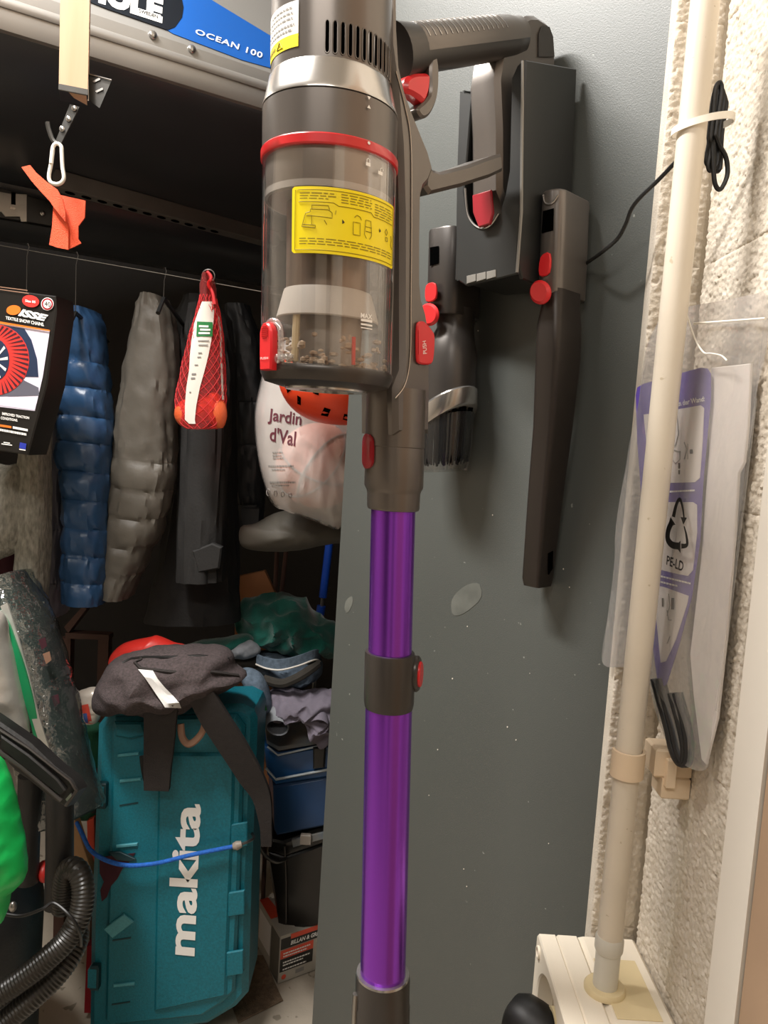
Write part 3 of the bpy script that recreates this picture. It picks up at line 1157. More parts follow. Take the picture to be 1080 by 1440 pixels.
# ================================================================== DOCK AND TOOLS
dock = thing('vacuum_dock', VV(PANM, -.01, zrow(PANM, -.01, 400)), 'black wall dock holding the vacuum handle on the grey panel', 'wall mount')
DM, DR, DL = .2275, .0180, -.061
top_r = [VV(DM, DR, zrow(DM, DR, 84)), VV(PANM - .001, DR, zrow(PANM, DR, 97)), VV(PANM - .001, DR, zrow(PANM, DR, 400)), VV(DM + .03, DR, zrow(DM + .03, DR, 400)), VV(DM + .008, DR, zrow(DM, DR, 390)), VV(DM, DR, zrow(DM, DR, 370))]
MB().prism(top_r, -S_ * .005, .0012).build('side_wall', 'dock_plastic', dock)
top_l = [VV(DM + .0, DL, zrow(DM, DL, 128)), VV(PANM - .001, DL, zrow(PANM, DL, 140)), VV(PANM - .001, DL, zrow(PANM, DL, 395)), VV(DM, DL, zrow(DM, DL, 395))]
MB().prism(top_l, S_ * .004, .001).build('side_wall', 'dock_plastic', dock)
# front plate with a U-shaped opening
fp = [(641, 300), (641, 392), (655, 402), (700, 392), (727, 385), (733, 300), (735, 84), (727, 92), (719, 110), (716, 240), (710, 275), (702, 300), (690, 316), (676, 321), (664, 314), (656, 298), (652, 270), (655, 240), (664, 132), (646, 128), (642, 240)]
MB().prism([fr_(x, y, DM) for x, y in fp], M_ * .006, .0012).build('front_plate', 'dock_plastic', dock)
MB().tube(catmull([fr_(x, y, DM - .0004) for x, y in ((654, 265), (657, 297), (664, 313), (676, 321), (690, 316), (701, 300))], False, 5), .0012, 6).build('rim', 'silver', dock)
MB().tube([fr_(735, 86, DM - .0003), fr_(733, 300, DM - .0003), fr_(727, 383, DM - .0003)], .0016, 6).build('edge', 'dock_grey', dock)  # lighter grey tube paints the light caught by the front bevel
bp = [(DM + .04, 0)]
zt, zb_ = zrow(PANM, 0, 130), zrow(PANM, 0, 395)
MB().prism([VV(PANM - .008, DL + .004, zt), VV(PANM - .008, DR - .005, zt), VV(PANM - .008, DR - .005, zb_), VV(PANM - .008, DL + .004, zb_)], M_ * .0075, .0).build('back_plate', 'dock_plastic', dock)
MB().prism([VV(DM + .004, DL + .004, zrow(DM, 0, 388)), VV(DM + .004, DR - .005, zrow(DM, 0, 388)), VV(PANM - .008, DR - .005, zrow(DM, 0, 388)), VV(PANM - .008, DL + .004, zrow(DM, 0, 388))], Zv * .004).build('bottom_plate', 'dock_plastic', dock)
# charging foot marks
for k in range(3):
    x = 656 + k * 14
    MB().prism([fr_(x, 388 - k * 3, DM - .001), fr_(x + 13, 385 - k * 3, DM - .001), fr_(x + 13, 395 - k * 3, DM - .001), fr_(x, 399 - k * 3, DM - .001)], M_ * .0015, .0003).build('foot_rib', 'dock_grey', dock)


def holder(m, s, ytop, ybot, r, name):
    z1, z0 = zrow(m - .7 * r, s, ytop), zrow(m - .7 * r, s, ybot)
    prof = [(r, z0), (r, z1)]
    c = VV(m, s, 0)
    rr = MB()
    n = 30
    rings = []
    for z in (z0, z0 + .002, z1 - .002, z1):
        k = .97 if z in (z0, z1) else 1
        ring = []
        for i in range(n):
            t = 2 * PI * i / n
            a, b = math.cos(t), math.sin(t)
            e = .62
            ring.append(c + Zv * z + S_ * (math.copysign(abs(a) ** e, a) * r * .86 * k) + M_ * (math.copysign(abs(b) ** e, b) * r * 1.05 * k))
        rings.append(ring)
    return rr.loft(rings).build(name, 'gunmetal_dark', dock, fix=True)


HM = PANM - .033


def sbx(m0, m1, s0, s1, z, c=.006, n=5):
    """rounded rectangle in the dock's (m, s) plane at height z"""
    q = []
    for (cm, cs, a0) in ((m0 + c, s0 + c, PI), (m1 - c, s0 + c, PI * 1.5), (m1 - c, s1 - c, 0), (m0 + c, s1 - c, PI * .5)):
        for k in range(n):
            t = a0 + PI / 2 * k / (n - 1)
            q.append(VV(cm + c * math.cos(t), cs + c * math.sin(t), z))
    return q


z1, z0 = zrow(.26, .03, 268), zrow(.26, .03, 413)
hr = MB().loft([sbx(.257, .3165, .019, .043, z0, .010), sbx(.2555, .3165, .0175, .0445, z0 + .002, .011), sbx(.2555, .3165, .0175, .0445, z1 - .002, .011), sbx(.257, .3165, .019, .043, z1, .010)]).build('tool_holder', 'gunmetal', dock, fix=True)
hl = holder(HM, -.112, 322, 443, .028, 'tool_holder')
MB().prism([VV(HM - .026, -.090, zrow(HM, -.09, 400)), VV(HM + .02, -.090, zrow(HM, -.09, 400)), VV(HM + .02, -.090, zrow(HM, -.09, 330)), VV(HM - .026, -.090, zrow(HM, -.09, 330))], S_ * .030, .002).build('bridge', 'dock_plastic', dock)
HF = .2555
MB().prism([fr_(x, y, HF) for x, y in ((764, 297), (779, 293), (778, 324), (762, 328))], -M_ * .0006).build('window', 'hole_black', hr)
MB().prism([fr_(x, y, HM - .0298) for x, y in ((605, 348), (617, 346), (617, 370), (605, 374))], -M_ * .0006).build('window', 'hole_black', hl)
MB().tube(catmull([fr_(x, y, HF - .0006) for x, y in ((764, 274), (766, 284), (772, 287), (779, 283), (785, 274))], False, 5), .0010, 6).build('hook', 'silver', hr)

# crevice tool
cre = thing('crevice_tool', VV(.29, .01, zrow(.29, .01, 822)), 'long brown-black crevice nozzle hanging right of the dock', 'vacuum attachment')
secs = [(.258, .304, .0215, .045, 405, .008), (.258, .304, .0215, .045, 428, .008), (.254, .303, .0205, .048, 455, .007), (.255, .303, .0205, .0475, 500, .005), (.262, .304, .016, .041, 600, .005), (.268, .305, .009, .032, 700, .004), (.276, .306, .001, .0225, 815, .003), (.278, .305, .002, .0215, 825, .003)]
MB().loft([sbx(m0, m1, s0, s1, zrow(m0, (s0 + s1) / 2, y), c) for m0, m1, s0, s1, y, c in secs]).build('nozzle', 'tool_plastic', cre, smooth=25, fix=True)
MB().prism(catmull([fr_(x, y, HF - .0001) for x, y in ((762, 362), (775, 357), (774, 384), (760, 388))], True, 3), -M_ * .003, .0008).build('lock_tab', 'red_plastic', cre)
pf = [fr_(763 + 14.5 * math.cos(t), 412 + 17 * math.sin(t), .2525) for t in [2 * PI * k / 22 for k in range(22)]]
MB().prism(pf, -M_ * .007, .0025).build('release_button', 'red_plastic', cre)
MB().prism([VV(.288, .0255, zrow(.29, .0255, 778)), VV(.296, .0255, zrow(.29, .0255, 775)), VV(.299, .0240, zrow(.29, .024, 800)), VV(.292, .0240, zrow(.29, .024, 808))], S_ * .0012).build('side_notch', 'hole_black', cre)

# dusting brush
br = thing('dusting_brush', VV(HM - .01, -.118, zrow(HM, -.118, 662)), 'dark dusting brush with silver band and black bristles left of the dock', 'vacuum attachment')


def oring(m, s, rm, rs, py, tilt=0, n=30):
    o = VV(m, s, zrow(m, s, py))
    return [o + M_ * (math.cos(2 * PI * k / n) * rm) + S_ * (math.sin(2 * PI * k / n) * rs) + Zv * (tilt * math.sin(2 * PI * k / n)) for k in range(n)]


bs_ = -.108
MB().loft([oring(HM, bs_, .024, .022, 435), oring(HM, bs_, .022, .021, 462), oring(HM - .003, bs_ - .001, .026, .025, 478), oring(HM - .005, bs_ - .003, .030, .032, 502), oring(HM - .006, bs_ - .004, .031, .034, 540), oring(HM - .006, bs_ - .004, .031, .0345, 572, .006)]).build('body', 'gunmetal_dark', br, fix=True)
MB().loft([oring(HM - .006, bs_ - .004, .0315, .0352, 566, .019), oring(HM - .007, bs_ - .004, .033, .0375, 570, .021), oring(HM - .007, bs_ - .004, .033, .0375, 592, .022), oring(HM - .007, bs_ - .004, .031, .035, 596, .022)]).build('band', 'silver', br, fix=True)
mb = MB()
rb = random.Random(2)
for k in range(260):
    t = rb.uniform(0, 2 * PI)
    rr = rb.uniform(.55, .95)
    a = VV(HM - .007 + .031 * rr * math.cos(t), bs_ - .004 + .035 * rr * math.sin(t), zrow(HM - .007, bs_, 590) + .019 * math.sin(t))
    b = VV(HM - .007 + .029 * rr * math.cos(t), bs_ - .006 + .033 * rr * math.sin(t), zrow(HM - .007, bs_, 648 + rb.uniform(-5, 6)) + .004 * math.sin(t))
    mb.tube([a, b], .0008, 4)
tag(mb.build('bristles', 'hole_black', br), kind='stuff')
MB().loft([oring(HM - .007, bs_ - .004, .030, .034, 592, .012), oring(HM - .007, bs_ - .005, .029, .032, 640, .006), oring(HM - .007, bs_ - .006, .026, .029, 662, .004)], cap=False).build('skirt', 'skirt_clear', br)
MB().prism(catmull([fr_(x, y, HM - .0345) for x, y in ((601, 402), (614, 399), (615, 420), (601, 424))], True, 3), -M_ * .003, .0008).build('lock_tab', 'red_plastic', br)
pf = [fr_(606 + 14 * math.cos(t), 443 + 16 * math.sin(t), HM - .033) for t in [2 * PI * k / 22 for k in range(22)]]
MB().prism(pf, -M_ * .006, .0025).build('release_button', 'red_plastic', br)

# ================================================================== RIGHT WALL: PIPE, SOCKET, CORD, BAG
pipe_b = W(850, 1392, .662)
pipe_t = W(996, -40, .643)
pipe = thing('conduit_pipe', pipe_b, 'cream plastic conduit pipe running up beside the wall', 'pipe')
RP = .0113
dP = (pipe_t - pipe_b).normalized()


def onpipe(py):
    a, b = 0.0, 1.2
    for _ in range(40):
        c = (a + b) / 2
        if proj(pipe_b + (pipe_t - pipe_b) * c)[1] > py:
            a = c
        else:
            b = c
    return pipe_b + (pipe_t - pipe_b) * a


MB().tube([onpipe(1335), pipe_t], RP, 32).build('tube', 'pvc', pipe)
MB().tube([pipe_b - dP * .012, onpipe(1325)], RP * .98, 32).build('sleeve', 'pvc_grey', pipe)
MB().tube([onpipe(1337), onpipe(1333), onpipe(1319), onpipe(1315)], [RP * 1.03, RP * 1.13, RP * 1.13, RP * 1.03], 32).build('coupling', 'pvc_grey', pipe)
# pipe clip
pc = onpipe(1072)
clip = thing('pipe_clip', pc, 'beige plastic clip fixing the pipe to the wall', 'clip')
e1 = dP.cross(EY).normalized()
e2 = dP.cross(e1).normalized()
mb = MB()
rings = []
for k in range(25):
    t = -PI * .06 + (PI * 1.12) * k / 24
    d = e1 * math.cos(t) + e2 * math.sin(t)
    if d.y > 0.9:
        pass
    rings.append([pc + d * (RP + .0005) - dP * .012, pc + d * (RP + .0032) - dP * .012, pc + d * (RP + .0032) + dP * .012, pc + d * (RP + .0005) + dP * .012])
if (e2.y > 0):
    rings = []
    for k in range(25):
        t = -PI * .06 - (PI * .88) * k / 24
        d = e1 * math.cos(t) + e2 * math.sin(t)
        rings.append([pc + d * (RP + .0005) - dP * .012, pc + d * (RP + .0032) - dP * .012, pc + d * (RP + .0032) + dP * .012, pc + d * (RP + .0005) + dP * .012])
mb.loft(rings).build('strap', 'pvc_clip', clip, fix=True)
bc = V3((WALLX - .0175, pc.y + .008, pc.z))
MB().box(bc + V3((0, 0, .003)), .0165, .014, .013, ch=.002).build('base', 'pvc_clip', clip)
MB().box(bc + V3((-.003, -.0165, -.004)), .004, .003, .013, ch=.001).build('catch', 'pvc_clip', clip)
MB().box(bc + V3((.004, -.002, -.019)), .0125, .012, .010, ch=.0015).build('foot', 'pvc_clip', clip)

# socket box on the wall
sb = thing('socket_box', W(850, 1440, .69), 'cream surface-mounted power socket under the pipe', 'socket')
zt_ = pipe_b.z
x1 = WALLX - .002
xm = W(815, 1340, .73).x
x0 = W(757, 1340, .73).x
yb, yf = .742, .606


def sbox(xa, xb, ya, yb2, za, zb, ch, name, m, par):
    return MB().box(((xa + xb) / 2, (ya + yb2) / 2, (za + zb) / 2), (xb - xa) / 2, (yb2 - ya) / 2, (zb - za) / 2, ch=ch).build(name, m, par)


sbox(xm + .0005, x1, yf, yb, zt_ - .11, zt_, .004, 'back_box', 'pvc_box', sb)
sbox(xm + .006, x1 - .012, pipe_b.y - .036, pipe_b.y + .042, zt_, zt_ + .0012, .0003, 'knockout', 'pvc_yellow', sb)
MB().lathe([(RP * 1.1, 0), (RP * 1.65, 0), (RP * 1.65, .003), (RP * 1.5, .0052), (RP * 1.1, .0055)], V3((pipe_b.x, pipe_b.y, zt_)), UP, EX, EY, 36).build('grommet', 'pvc_yellow', sb)
# front cover with an arched recess around the round outlet
zc_ = zt_ - .052
ycn = (yf + yb) / 2
cov = []
for y, z in ((yf, zt_ - .11), (yf, zt_ - .004), (yf + .004, zt_), (yb - .004, zt_), (yb, zt_ - .004), (yb, zt_ - .11)):
    cov.append(V3((xm - .0005, y, z)))
MB().prism(cov, -EX * (xm - x0) * .55, .002).build('cover', 'pvc_box', sb)
xa = xm - (xm - x0) * .55
# rim frame in front, with the recess cut as an arch
arc = [V3((xa, ycn + .050 * math.cos(t), zc_ + .040 * math.sin(t))) for t in [PI * k / 20 for k in range(21)]]
outer = [V3((xa, yf, zc_ - .05)), V3((xa, yf, zt_ - .004)), V3((xa, yf + .004, zt_)), V3((xa, yb - .004, zt_)), V3((xa, yb, zt_ - .004)), V3((xa, yb, zc_ - .05))]
poly = outer + [V3((xa, ycn + .050, zc_ - .05))] + arc + [V3((xa, ycn - .050, zc_ - .05))]
MB().prism(poly, -EX * (xm - x0) * .45, .0015).build('frame', 'pvc_box', sb)
oc = V3((xa, ycn, zc_ - .006))
MB().lathe([(.024, -.002), (.024, .014), (.021, .014), (.021, -.001)], oc, -EX, EY, UP, 36, cap=False).build('outlet_ring', 'pvc_yellow', sb)
MB().lathe([(.021, -.001), (.0205, .001), (.001, .001)], oc, -EX, EY, UP, 36).build('outlet_well', 'hole_black', sb)
scr = V3((xa - (xm - x0) * .45, yb - .014, zt_ - .013))
MB().lathe([(.0062, -.001), (.0062, .002), (.0045, .002), (.0045, -.0005)], scr, -EX, EY, UP, 20, cap=False).build('screw_boss', 'pvc_box', sb)
MB().lathe([(.0044, -.001), (.0044, .0005)], scr, -EX, EY, UP, 20).build('screw', 'tan_leather', sb)
MB().blob(V3((xa - .012, ycn + .008, zc_ + .008)), .004, .004, .004, 12).build('contact_pin', 'steel', sb)
plug = thing('power_plug', V3((xa - .08, ycn + .01, zc_ - .04)), 'black power plug pulled part way out of the cream socket', 'plug')
pa = V3((xa - .006, ycn - .004, zc_ - .014))
pd = (W(722, 1428, .70) - pa).normalized()
f1 = pd.cross(UP).normalized()
f2 = pd.cross(f1).normalized()
MB().lathe([(.015, 0), (.023, .001), (.025, .012), (.026, .03), (.0255, .042), (.020, .052), (.010, .056), (.001, .057)], pa, pd, f1, f2, 32).build('plug_body', 'black_rubber', plug)
MB().tube([pa + pd * .045 - UP * .02, pa + pd * .05 - UP * .05, pa + pd * .05 - UP * .16], .0042, 10).build('lead', 'black_rubber', plug)

# charger cord: from the dock across the panel and behind the pipe into a tied bundle
pts = [VV(.309, .0435, zrow(.309, .0435, 370))]
for x, y, Y in ((846, 355, .775), (868, 336, .762), (880, 315, .750), (888, 294, .740), (902, 276, .728), (925, 254, .715), (950, 228, .695), (972, 205, .680), (990, 185, .668)):
    pts.append(W(x, y, Y))
cord = thing('charger_cord', pts[0], 'black charger cord running from dock to a bundle behind the pipe', 'cord')
MB().tube(catmull(pts, False, 6), .0019, 8).build('lead', 'black_rubber', cord)
mb = MB()
for k, (dx, dy, top, bot) in enumerate(((0, 0, 118, 240), (5, .003, 128, 236), (9, .006, 134, 241), (-3, .005, 124, 232))):
    l = [(1000 + dx, bot - 30), (996 + dx, bot - 8), (999 + dx, bot), (1004 + dx, bot - 8), (1006 + dx, 190), (1012 + dx, 150), (1015 + dx * .6, top + 8), (1012 + dx * .5, top - 2), (1006 + dx * .5, top + 8), (1003 + dx, 160), (1000 + dx, 190)]
    mb.tube(path(l, 5, .652 + dy, True), .0019, 7, closed=True)
l = [(1006, 190), (1012, 205), (1021, 222), (1023, 245), (1016, 263), (1010, 266), (1005, 256), (1003, 230), (1002, 200)]
mb.tube(path(l, 5, .650), .0019, 7)
mb.build('bundle', 'black_rubber', cord)
tie = thing('cable_tie', onpipe(172), 'white cable tie round pipe and black cord bundle', 'cable tie')
tc0 = onpipe(174) + V3((.009, .002, 0))
mb = MB()
ring = [tc0 + e1 * (math.cos(t) * .0235) * (1 if e1.x > 0 else -1) + EY * (math.sin(t) * .0165) + UP * (.006 * math.cos(t)) for t in [2 * PI * k / 36 for k in range(36)]]
rings = []
for p in ring:
    d = (p - tc0).normalized()
    rings.append([p - UP * .0028, p + d * .001 - UP * .0028, p + d * .001 + UP * .0028, p + UP * .0028])
mb.loft(rings, loop=True).build('band', 'zip_white', tie, fix=True)

# clear bag with papers, hanging behind the pipe
BA, BB = V3((.232, .726, 0)), V3((.272, .594, 0))
bdir = (BB - BA).normalized()
bn = V3((bdir.y, -bdir.x, 0))
if bn.y > 0:
    bn = -bn


def bg(px, py, off=0.0):
    return onplane(px, py, BA + bn * (off - .005), bn)


bag = thing('plastic_bag', bg(990, 1088), 'clear plastic bag of papers hanging behind the cream pipe', 'bag')


def sheet(outl, off, amp, seed, n=60, K=16, puffd=0.0):
    P = catmull(V2s(outl), True, 4) if n else V2s(outl)
    c = sum(P, V3((0, 0, 0))) / len(P)
    rings = []
    for k in range(K, 0, -1):
        r = k / K
        ring = []
        for p in P:
            x = c.lerp(p, r)
            w = bg(x.x, x.y, off)
            nz = noise.noise(V3((x.x * .045, x.y * .012, seed))) + .5 * noise.noise(V3((x.x * .11, x.y * .03, seed + 4)))
            ring.append(w + bn * (amp * nz + puffd * (1 - r * r)))
        rings.append(ring)
    return MB().loft(rings, cap=True)


bo = [(972, 430), (1010, 424), (1060, 414), (1078, 413), (1080, 470), (1062, 560), (1052, 640), (1036, 760), (1018, 900), (1003, 1000), (994, 1072), (985, 1084), (968, 1078), (940, 1050), (922, 1000), (912, 950), (900, 940), (878, 938), (849, 935), (850, 900), (862, 800), (868, 720), (884, 640), (896, 570), (903, 520), (916, 470), (940, 440)]
fs = sheet(bo, .007, .003, 1, puffd=.004).build('front_film', 'bag_clear', bag)
sheet(bo, -.006, .0022, 5).build('back_film', 'bag_clear', bag)
MB().tube(catmull([bg(x, y, .0145) for x, y in ((966, 442), (972, 462), (980, 482), (990, 496), (1000, 497), (1014, 500), (1022, 507))], False, 5), .0007, 6).build('string', 'zip_white', bag)
MB().tube([bg(976, 455, .0125), bg(1020, 452, .0125), bg(1076, 448, .0125)], .0010, 6).build('zip_seal', 'zip_white', bag)
MB().tube(catmull([bg(x, y, .011) for x, y in ((1063, 560), (1044, 720), (1022, 900), (1008, 1000))], False, 5), .0010, 6).build('fold', 'bag_clear', bag)


def bpoly(px, off, th, name, m, par, sm=0):
    P = [bg(x, y, off) for x, y in px]
    if sm:
        P = catmull(P, True, sm)
    return MB().prism(P, -bn * th).build(name, m, par, smooth=0)


# recycling mark and material letters printed on the film
OF = .0135
mb = MB()


def strip(pts, w):
    P = catmull([bg(x, y, OF) for x, y in pts], False, 5)
    n = len(P)
    v = []
    for i, p in enumerate(P):
        t = (P[min(n - 1, i + 1)] - P[max(0, i - 1)]).normalized()
        s_ = bn.cross(t)
        ww = w[0] + (w[1] - w[0]) * i / (n - 1)
        v += [p - s_ * ww, p + s_ * ww]
    mb.add(v, [(2 * i, 2 * i + 2, 2 * i + 3, 2 * i + 1) for i in range(n - 1)])


strip([(947, 727), (951, 710), (956, 702), (960, 714), (962, 730)], (.0022, .0008))
strip([(962, 740), (965, 752), (966, 766), (958, 768)], (.0007, .0022))
strip([(954, 768), (945, 766), (939, 758), (940, 745), (945, 734)], (.0030, .0030))
for a in (((957, 727), (966, 728), (961, 738)), ((957, 760), (957, 778), (950, 768)), ((939, 740), (950, 738), (943, 727))):
    mb.add([bg(x, y, OF) for x, y in a], [(0, 1, 2)])
mb.build('recycling_mark', 'print_black', bag, smooth=0)
text('lettering', 'PE-LD', quadmap(bg(937, 794, OF), bg(960, 804, OF), bg(938, 781, OF), bg(962, 790, OF)), 'print_black', bag, bold=.02)
# contents
sh_ = MB().prism([bg(x, y, .0015) for x, y in ((1000, 517), (1055, 511), (1051, 600), (1046, 650), (1038, 665), (1032, 760), (1020, 900), (1008, 1010), (992, 1075), (986, 1068), (975, 980), (970, 920), (985, 790), (996, 640))], -bn * .003, .0006).build('folded_paper', 'paper_white')
tag(sh_, 'folded white paper strip inside the clear bag', 'paper')
card = thing('instruction_card', bg(930, 960), 'purple and white mounting instruction card in the clear bag', 'card')
crd = [(894, 556), (896, 545), (904, 540), (985, 517), (994, 518), (999, 526), (999, 560), (988, 680), (984, 760), (972, 840), (955, 905), (937, 962), (929, 968), (924, 955), (910, 850), (902, 700), (896, 620)]
bpoly(crd, .0052, .0008, 'card_sheet', 'card_purple', card)
for i, qd in enumerate(([(905, 583), (945, 577), (985, 570), (990, 574), (988, 620), (984, 672), (977, 678), (945, 679), (914, 676)],
                        [(915, 708), (940, 706), (974, 706), (980, 710), (980, 750), (974, 802), (967, 810), (948, 806), (924, 800)],
                        [(918, 822), (935, 826), (968, 838), (966, 850), (950, 900), (936, 930), (929, 932)])):
    bpoly(qd, .0056, .0004, 'white_field', 'paper_white', card)
for yy in ((700, 696),):
    pass
text('lettering', 'an der Wand:', quadmap(bg(952, 572, .0062), bg(991, 564, .0062), bg(951, 564, .0062), bg(991, 557, .0062)), 'print_white', card, bold=.02)
bars('small_print', [(0, 1, .5, .5)], quadmap(bg(940, 694, .0062), bg(977, 692, .0062), bg(940, 689, .0062), bg(977, 687, .0062)), 'print_white', card, 3)
bars('small_print', [(0, 1, .5, .5)], quadmap(bg(926, 812, .0062), bg(971, 823, .0062), bg(926, 807, .0062), bg(971, 818, .0062)), 'print_white', card, 5)
bars('small_print', [(0, .6, .5, .5)], quadmap(bg(926, 820, .0062), bg(971, 831, .0062), bg(926, 815, .0062), bg(971, 826, .0062)), 'print_white', card, 5)
mb = MB()
for l in ([(952, 584), (954, 610), (950, 626), (944, 630)], [(946, 630), (945, 646), (950, 652), (956, 646), (956, 634)], [(962, 622), (966, 632), (962, 646)], [(967, 624), (967, 646)], [(942, 665), (943, 668)],
          [(940, 835), (942, 852), (938, 866)], [(938, 858), (940, 872), (944, 872)], [(942, 895), (938, 905)], [(946, 632), (957, 636)]):
    mb.tube([bg(x, y, .0062) for x, y in l], .0004, 5)
tag(mb.build('line_drawing', 'print_grey', card), kind='stuff')
mb = MB()
for x, y, w, h in ((972, 635, 2.2, 3), (955, 655, 1.4, 4), (955, 664, 1.2, 3), (932, 847, 1.4, 6), (946, 849, 2, 8)):
    mb.add([bg(x - w, y - h, .0063), bg(x + w, y - h, .0063), bg(x + w, y + h, .0063), bg(x - w, y + h, .0063)], [(3, 2, 1, 0)])
mb.build('arrow_mark', 'print_dark', card, smooth=0)
ch_ = thing('coiled_cable', bg(950, 1075), 'short coiled black cable at the bottom of the clear bag', 'cable')
mb = MB()
for k in range(4):
    o = k * 3.4
    l = [(920 + o, 955), (928 + o, 985), (938 + o, 1020), (946 + o, 1055), (955 + o * .8, 1072), (962 + o * .6, 1070), (962 + o * .8, 1045), (954 + o, 1010), (944 + o, 975)]
    mb.tube(catmull([bg(x, y, .0055 - (k % 2) * .004) for x, y in l], False, 5), .0036, 8)
mb.build('loops', 'black_rubber', ch_)

# ================================================================== ROOF BOX UNDER THE CEILING
ZB = 1.80
ra, rb_ = PH(0, 36, ZB), PH(367, 148, ZB)
D_ = (rb_ - ra)
D_.z = 0
D_.normalize()
N_ = V3((-D_.y, D_.x, 0))
if N_.y < 0:
    N_ = -N_
rbx = thing('roof_box', ra + N_ * .4 + UP * -.16, 'large black and silver car roof box stored under the ceiling', 'roof box')


def RX(d, n, z):
    return ra + D_ * d + N_ * n + UP * z


prof = [(.0, 0), (.012, -.010), (.05, -.022), (.13, -.046), (.28, -.060), (.45, -.068), (.555, -.070), (.565, -.105), (.60, -.140), (.68, -.158), (.78, -.145), (.85, -.07), (.87, 0), (.87, .02), (.0, .02)]
rings = []
for d in [-.75 + 2.0 * k / 40 for k in range(41)]:
    e = min(1, (d + .76) / .12, (1.26 - d) / .2)
    e = .55 + .45 * max(0, e) ** .5
    dent = 0
    r = []
    for n, z in prof:
        a = z
        if .02 < n < .42 and z < 0:
            a -= .022 * max(0, 1 - ((d + .02) / .16) ** 2) * (1 - abs(n - .16) / .2 if abs(n - .16) < .2 else 0)
        r.append(RX(d, .43 + (n - .43) * e, a * e if a < 0 else a))
    rings.append(r)
MB().loft(rings).build('base_shell', 'box_black', rbx, fix=True, smooth=50)
band_z1 = .052
MB().prism([RX(-.76, -.004, -.006), RX(-.76, -.012, .01), RX(-.76, -.010, band_z1), RX(-.76, .02, band_z1), RX(-.76, .02, -.006)], D_ * 2.02, .0).build('trim_band', 'band_grey', rbx)
MB().prism([RX(-.76, -.014, .020), RX(-.76, -.0165, .024), RX(-.76, -.0165, .030), RX(-.76, -.014, .034)], D_ * 2.02, 0).build('trim_bead', 'band_grey', rbx)
for x, y in ((215, 49), (270, 69)):
    d0 = onplane(x, y, RX(0, -.012, 0), N_)
    MB().blob(d0, .0068, .004, .0068, 14, axes=(D_, N_, UP)).build('rivet', 'silver', rbx)
lidp = [(-.006, band_z1), (.055, .20), (.12, .28), (.22, .32), (.57, .32), (.70, .26), (.78, band_z1)]
MB().prism([RX(-.74, n, z) for n, z in lidp], D_ * 1.98, .0).build('lid', 'lid_grey', rbx)
lo_ = RX(0, -.006, band_z1)
ln = D_.cross((RX(0, .055, .20) - lo_).normalized()).normalized()
if ln.y > 0:
    ln = -ln


def LP(px, py, off=.0012):
    return onplane(px, py, lo_ + ln * off, ln)


def lpoly(px, off, name, m, par=rbx):
    P = [LP(x, y, off) for x, y in px]
    return MB().prism(P, ln * -.0008).build(name, m, par, smooth=0)


blue = lpoly([(232, -40), (400, 62), (400, 101), (340, 84), (243, 47), (200, 20)], .0012, 'blue_decal', 'blue_sticker')
lpoly([(120, -30), (250, -30), (258, 10), (256, 24), (246, 38), (236, 42), (150, 12), (120, 0)], .0018, 'black_decal', 'navy_sticker', blue)
text('lettering', 'THULE', quadmap(LP(82, -14, .0024), LP(228, 33, .0024), LP(86, -52, .0024), LP(230, -2, .0024)), 'print_white', blue, bold=.06)
lpoly([(193, 11), (226, 21), (227, 30), (194, 19)], .0027, 'name_strip', 'print_white', blue)
text('lettering', 'SWEDEN', quadmap(LP(195, 17, .0032), LP(222, 26, .0032), LP(195, 12, .0032), LP(222, 21, .0032)), 'print_black', blue, bold=.02)
text('lettering', 'OCEAN 100', quadmap(LP(274, 47, .0024), LP(368, 82, .0024), LP(276, 40, .0024), LP(370, 74, .0024)), 'print_white', blue, bold=.015, space=1.1)
mat('rail_grey', 0x6e6b66, .5)
# stiffening rail with slots below the base
rz = ZB - .10
r0, r1 = PH(78, 262, rz), PH(392, 346, rz)
w_ = N_ * .040
rail = MB().prism([r0, r1, r1 + w_, r0 + w_], UP * .034, .002).build('slotted_rail', 'rail_grey', rbx)
rd = (r1 - r0)
for k in range(11):
    t = .06 + k * .062
    c = r0 + rd * t + w_ * .5 - UP * .0006
    u = rd.normalized() * .9 + N_ * .45
    pr = N_ * .008 - rd.normalized() * .004
    ol = [c + u * .011 * math.cos(a) + pr * math.sin(a) for a in [2 * PI * i / 12 for i in range(12)]]
    MB().prism(ol, UP * .001).build('slot', 'hole_black', rail, smooth=0)
hz = PH(30, 300, rz - .02)
bracket = MB()
bn2 = N_
pb0 = RX(0, .52, 0)


def HB(px, py, off=0):
    return onplane(px, py, pb0 - N_ * off, N_)


MB().prism([HB(x, y) for x, y in ((-6, 262), (38, 275), (75, 285), (73, 318), (38, 312), (-6, 305))], N_ * .02, .001).build('hinge_block', 'black_plastic', rbx)
hp = MB().prism([HB(x, y, .004) for x, y in ((-8, 268), (14, 272), (38, 273), (38, 312), (30, 312), (28, 305), (8, 305), (2, 298), (-8, 300))], N_ * .004, .0008).build('hinge_plate', 'steel', rbx)
MB().prism([HB(x, y, .006) for x, y in ((16, 270), (22, 271), (22, 288), (16, 287))], N_ * .003).build('slot', 'hole_black', hp)
MB().prism([HB(x, y, .006) for x, y in ((14, 290), (22, 292), (21, 295), (14, 294))], N_ * .002).build('tongue', 'silver', hp)
MB().blob(HB(60, 300, .004), .006, .004, .006, 12, axes=(D_, N_, UP)).build('bolt', 'silver', rbx)

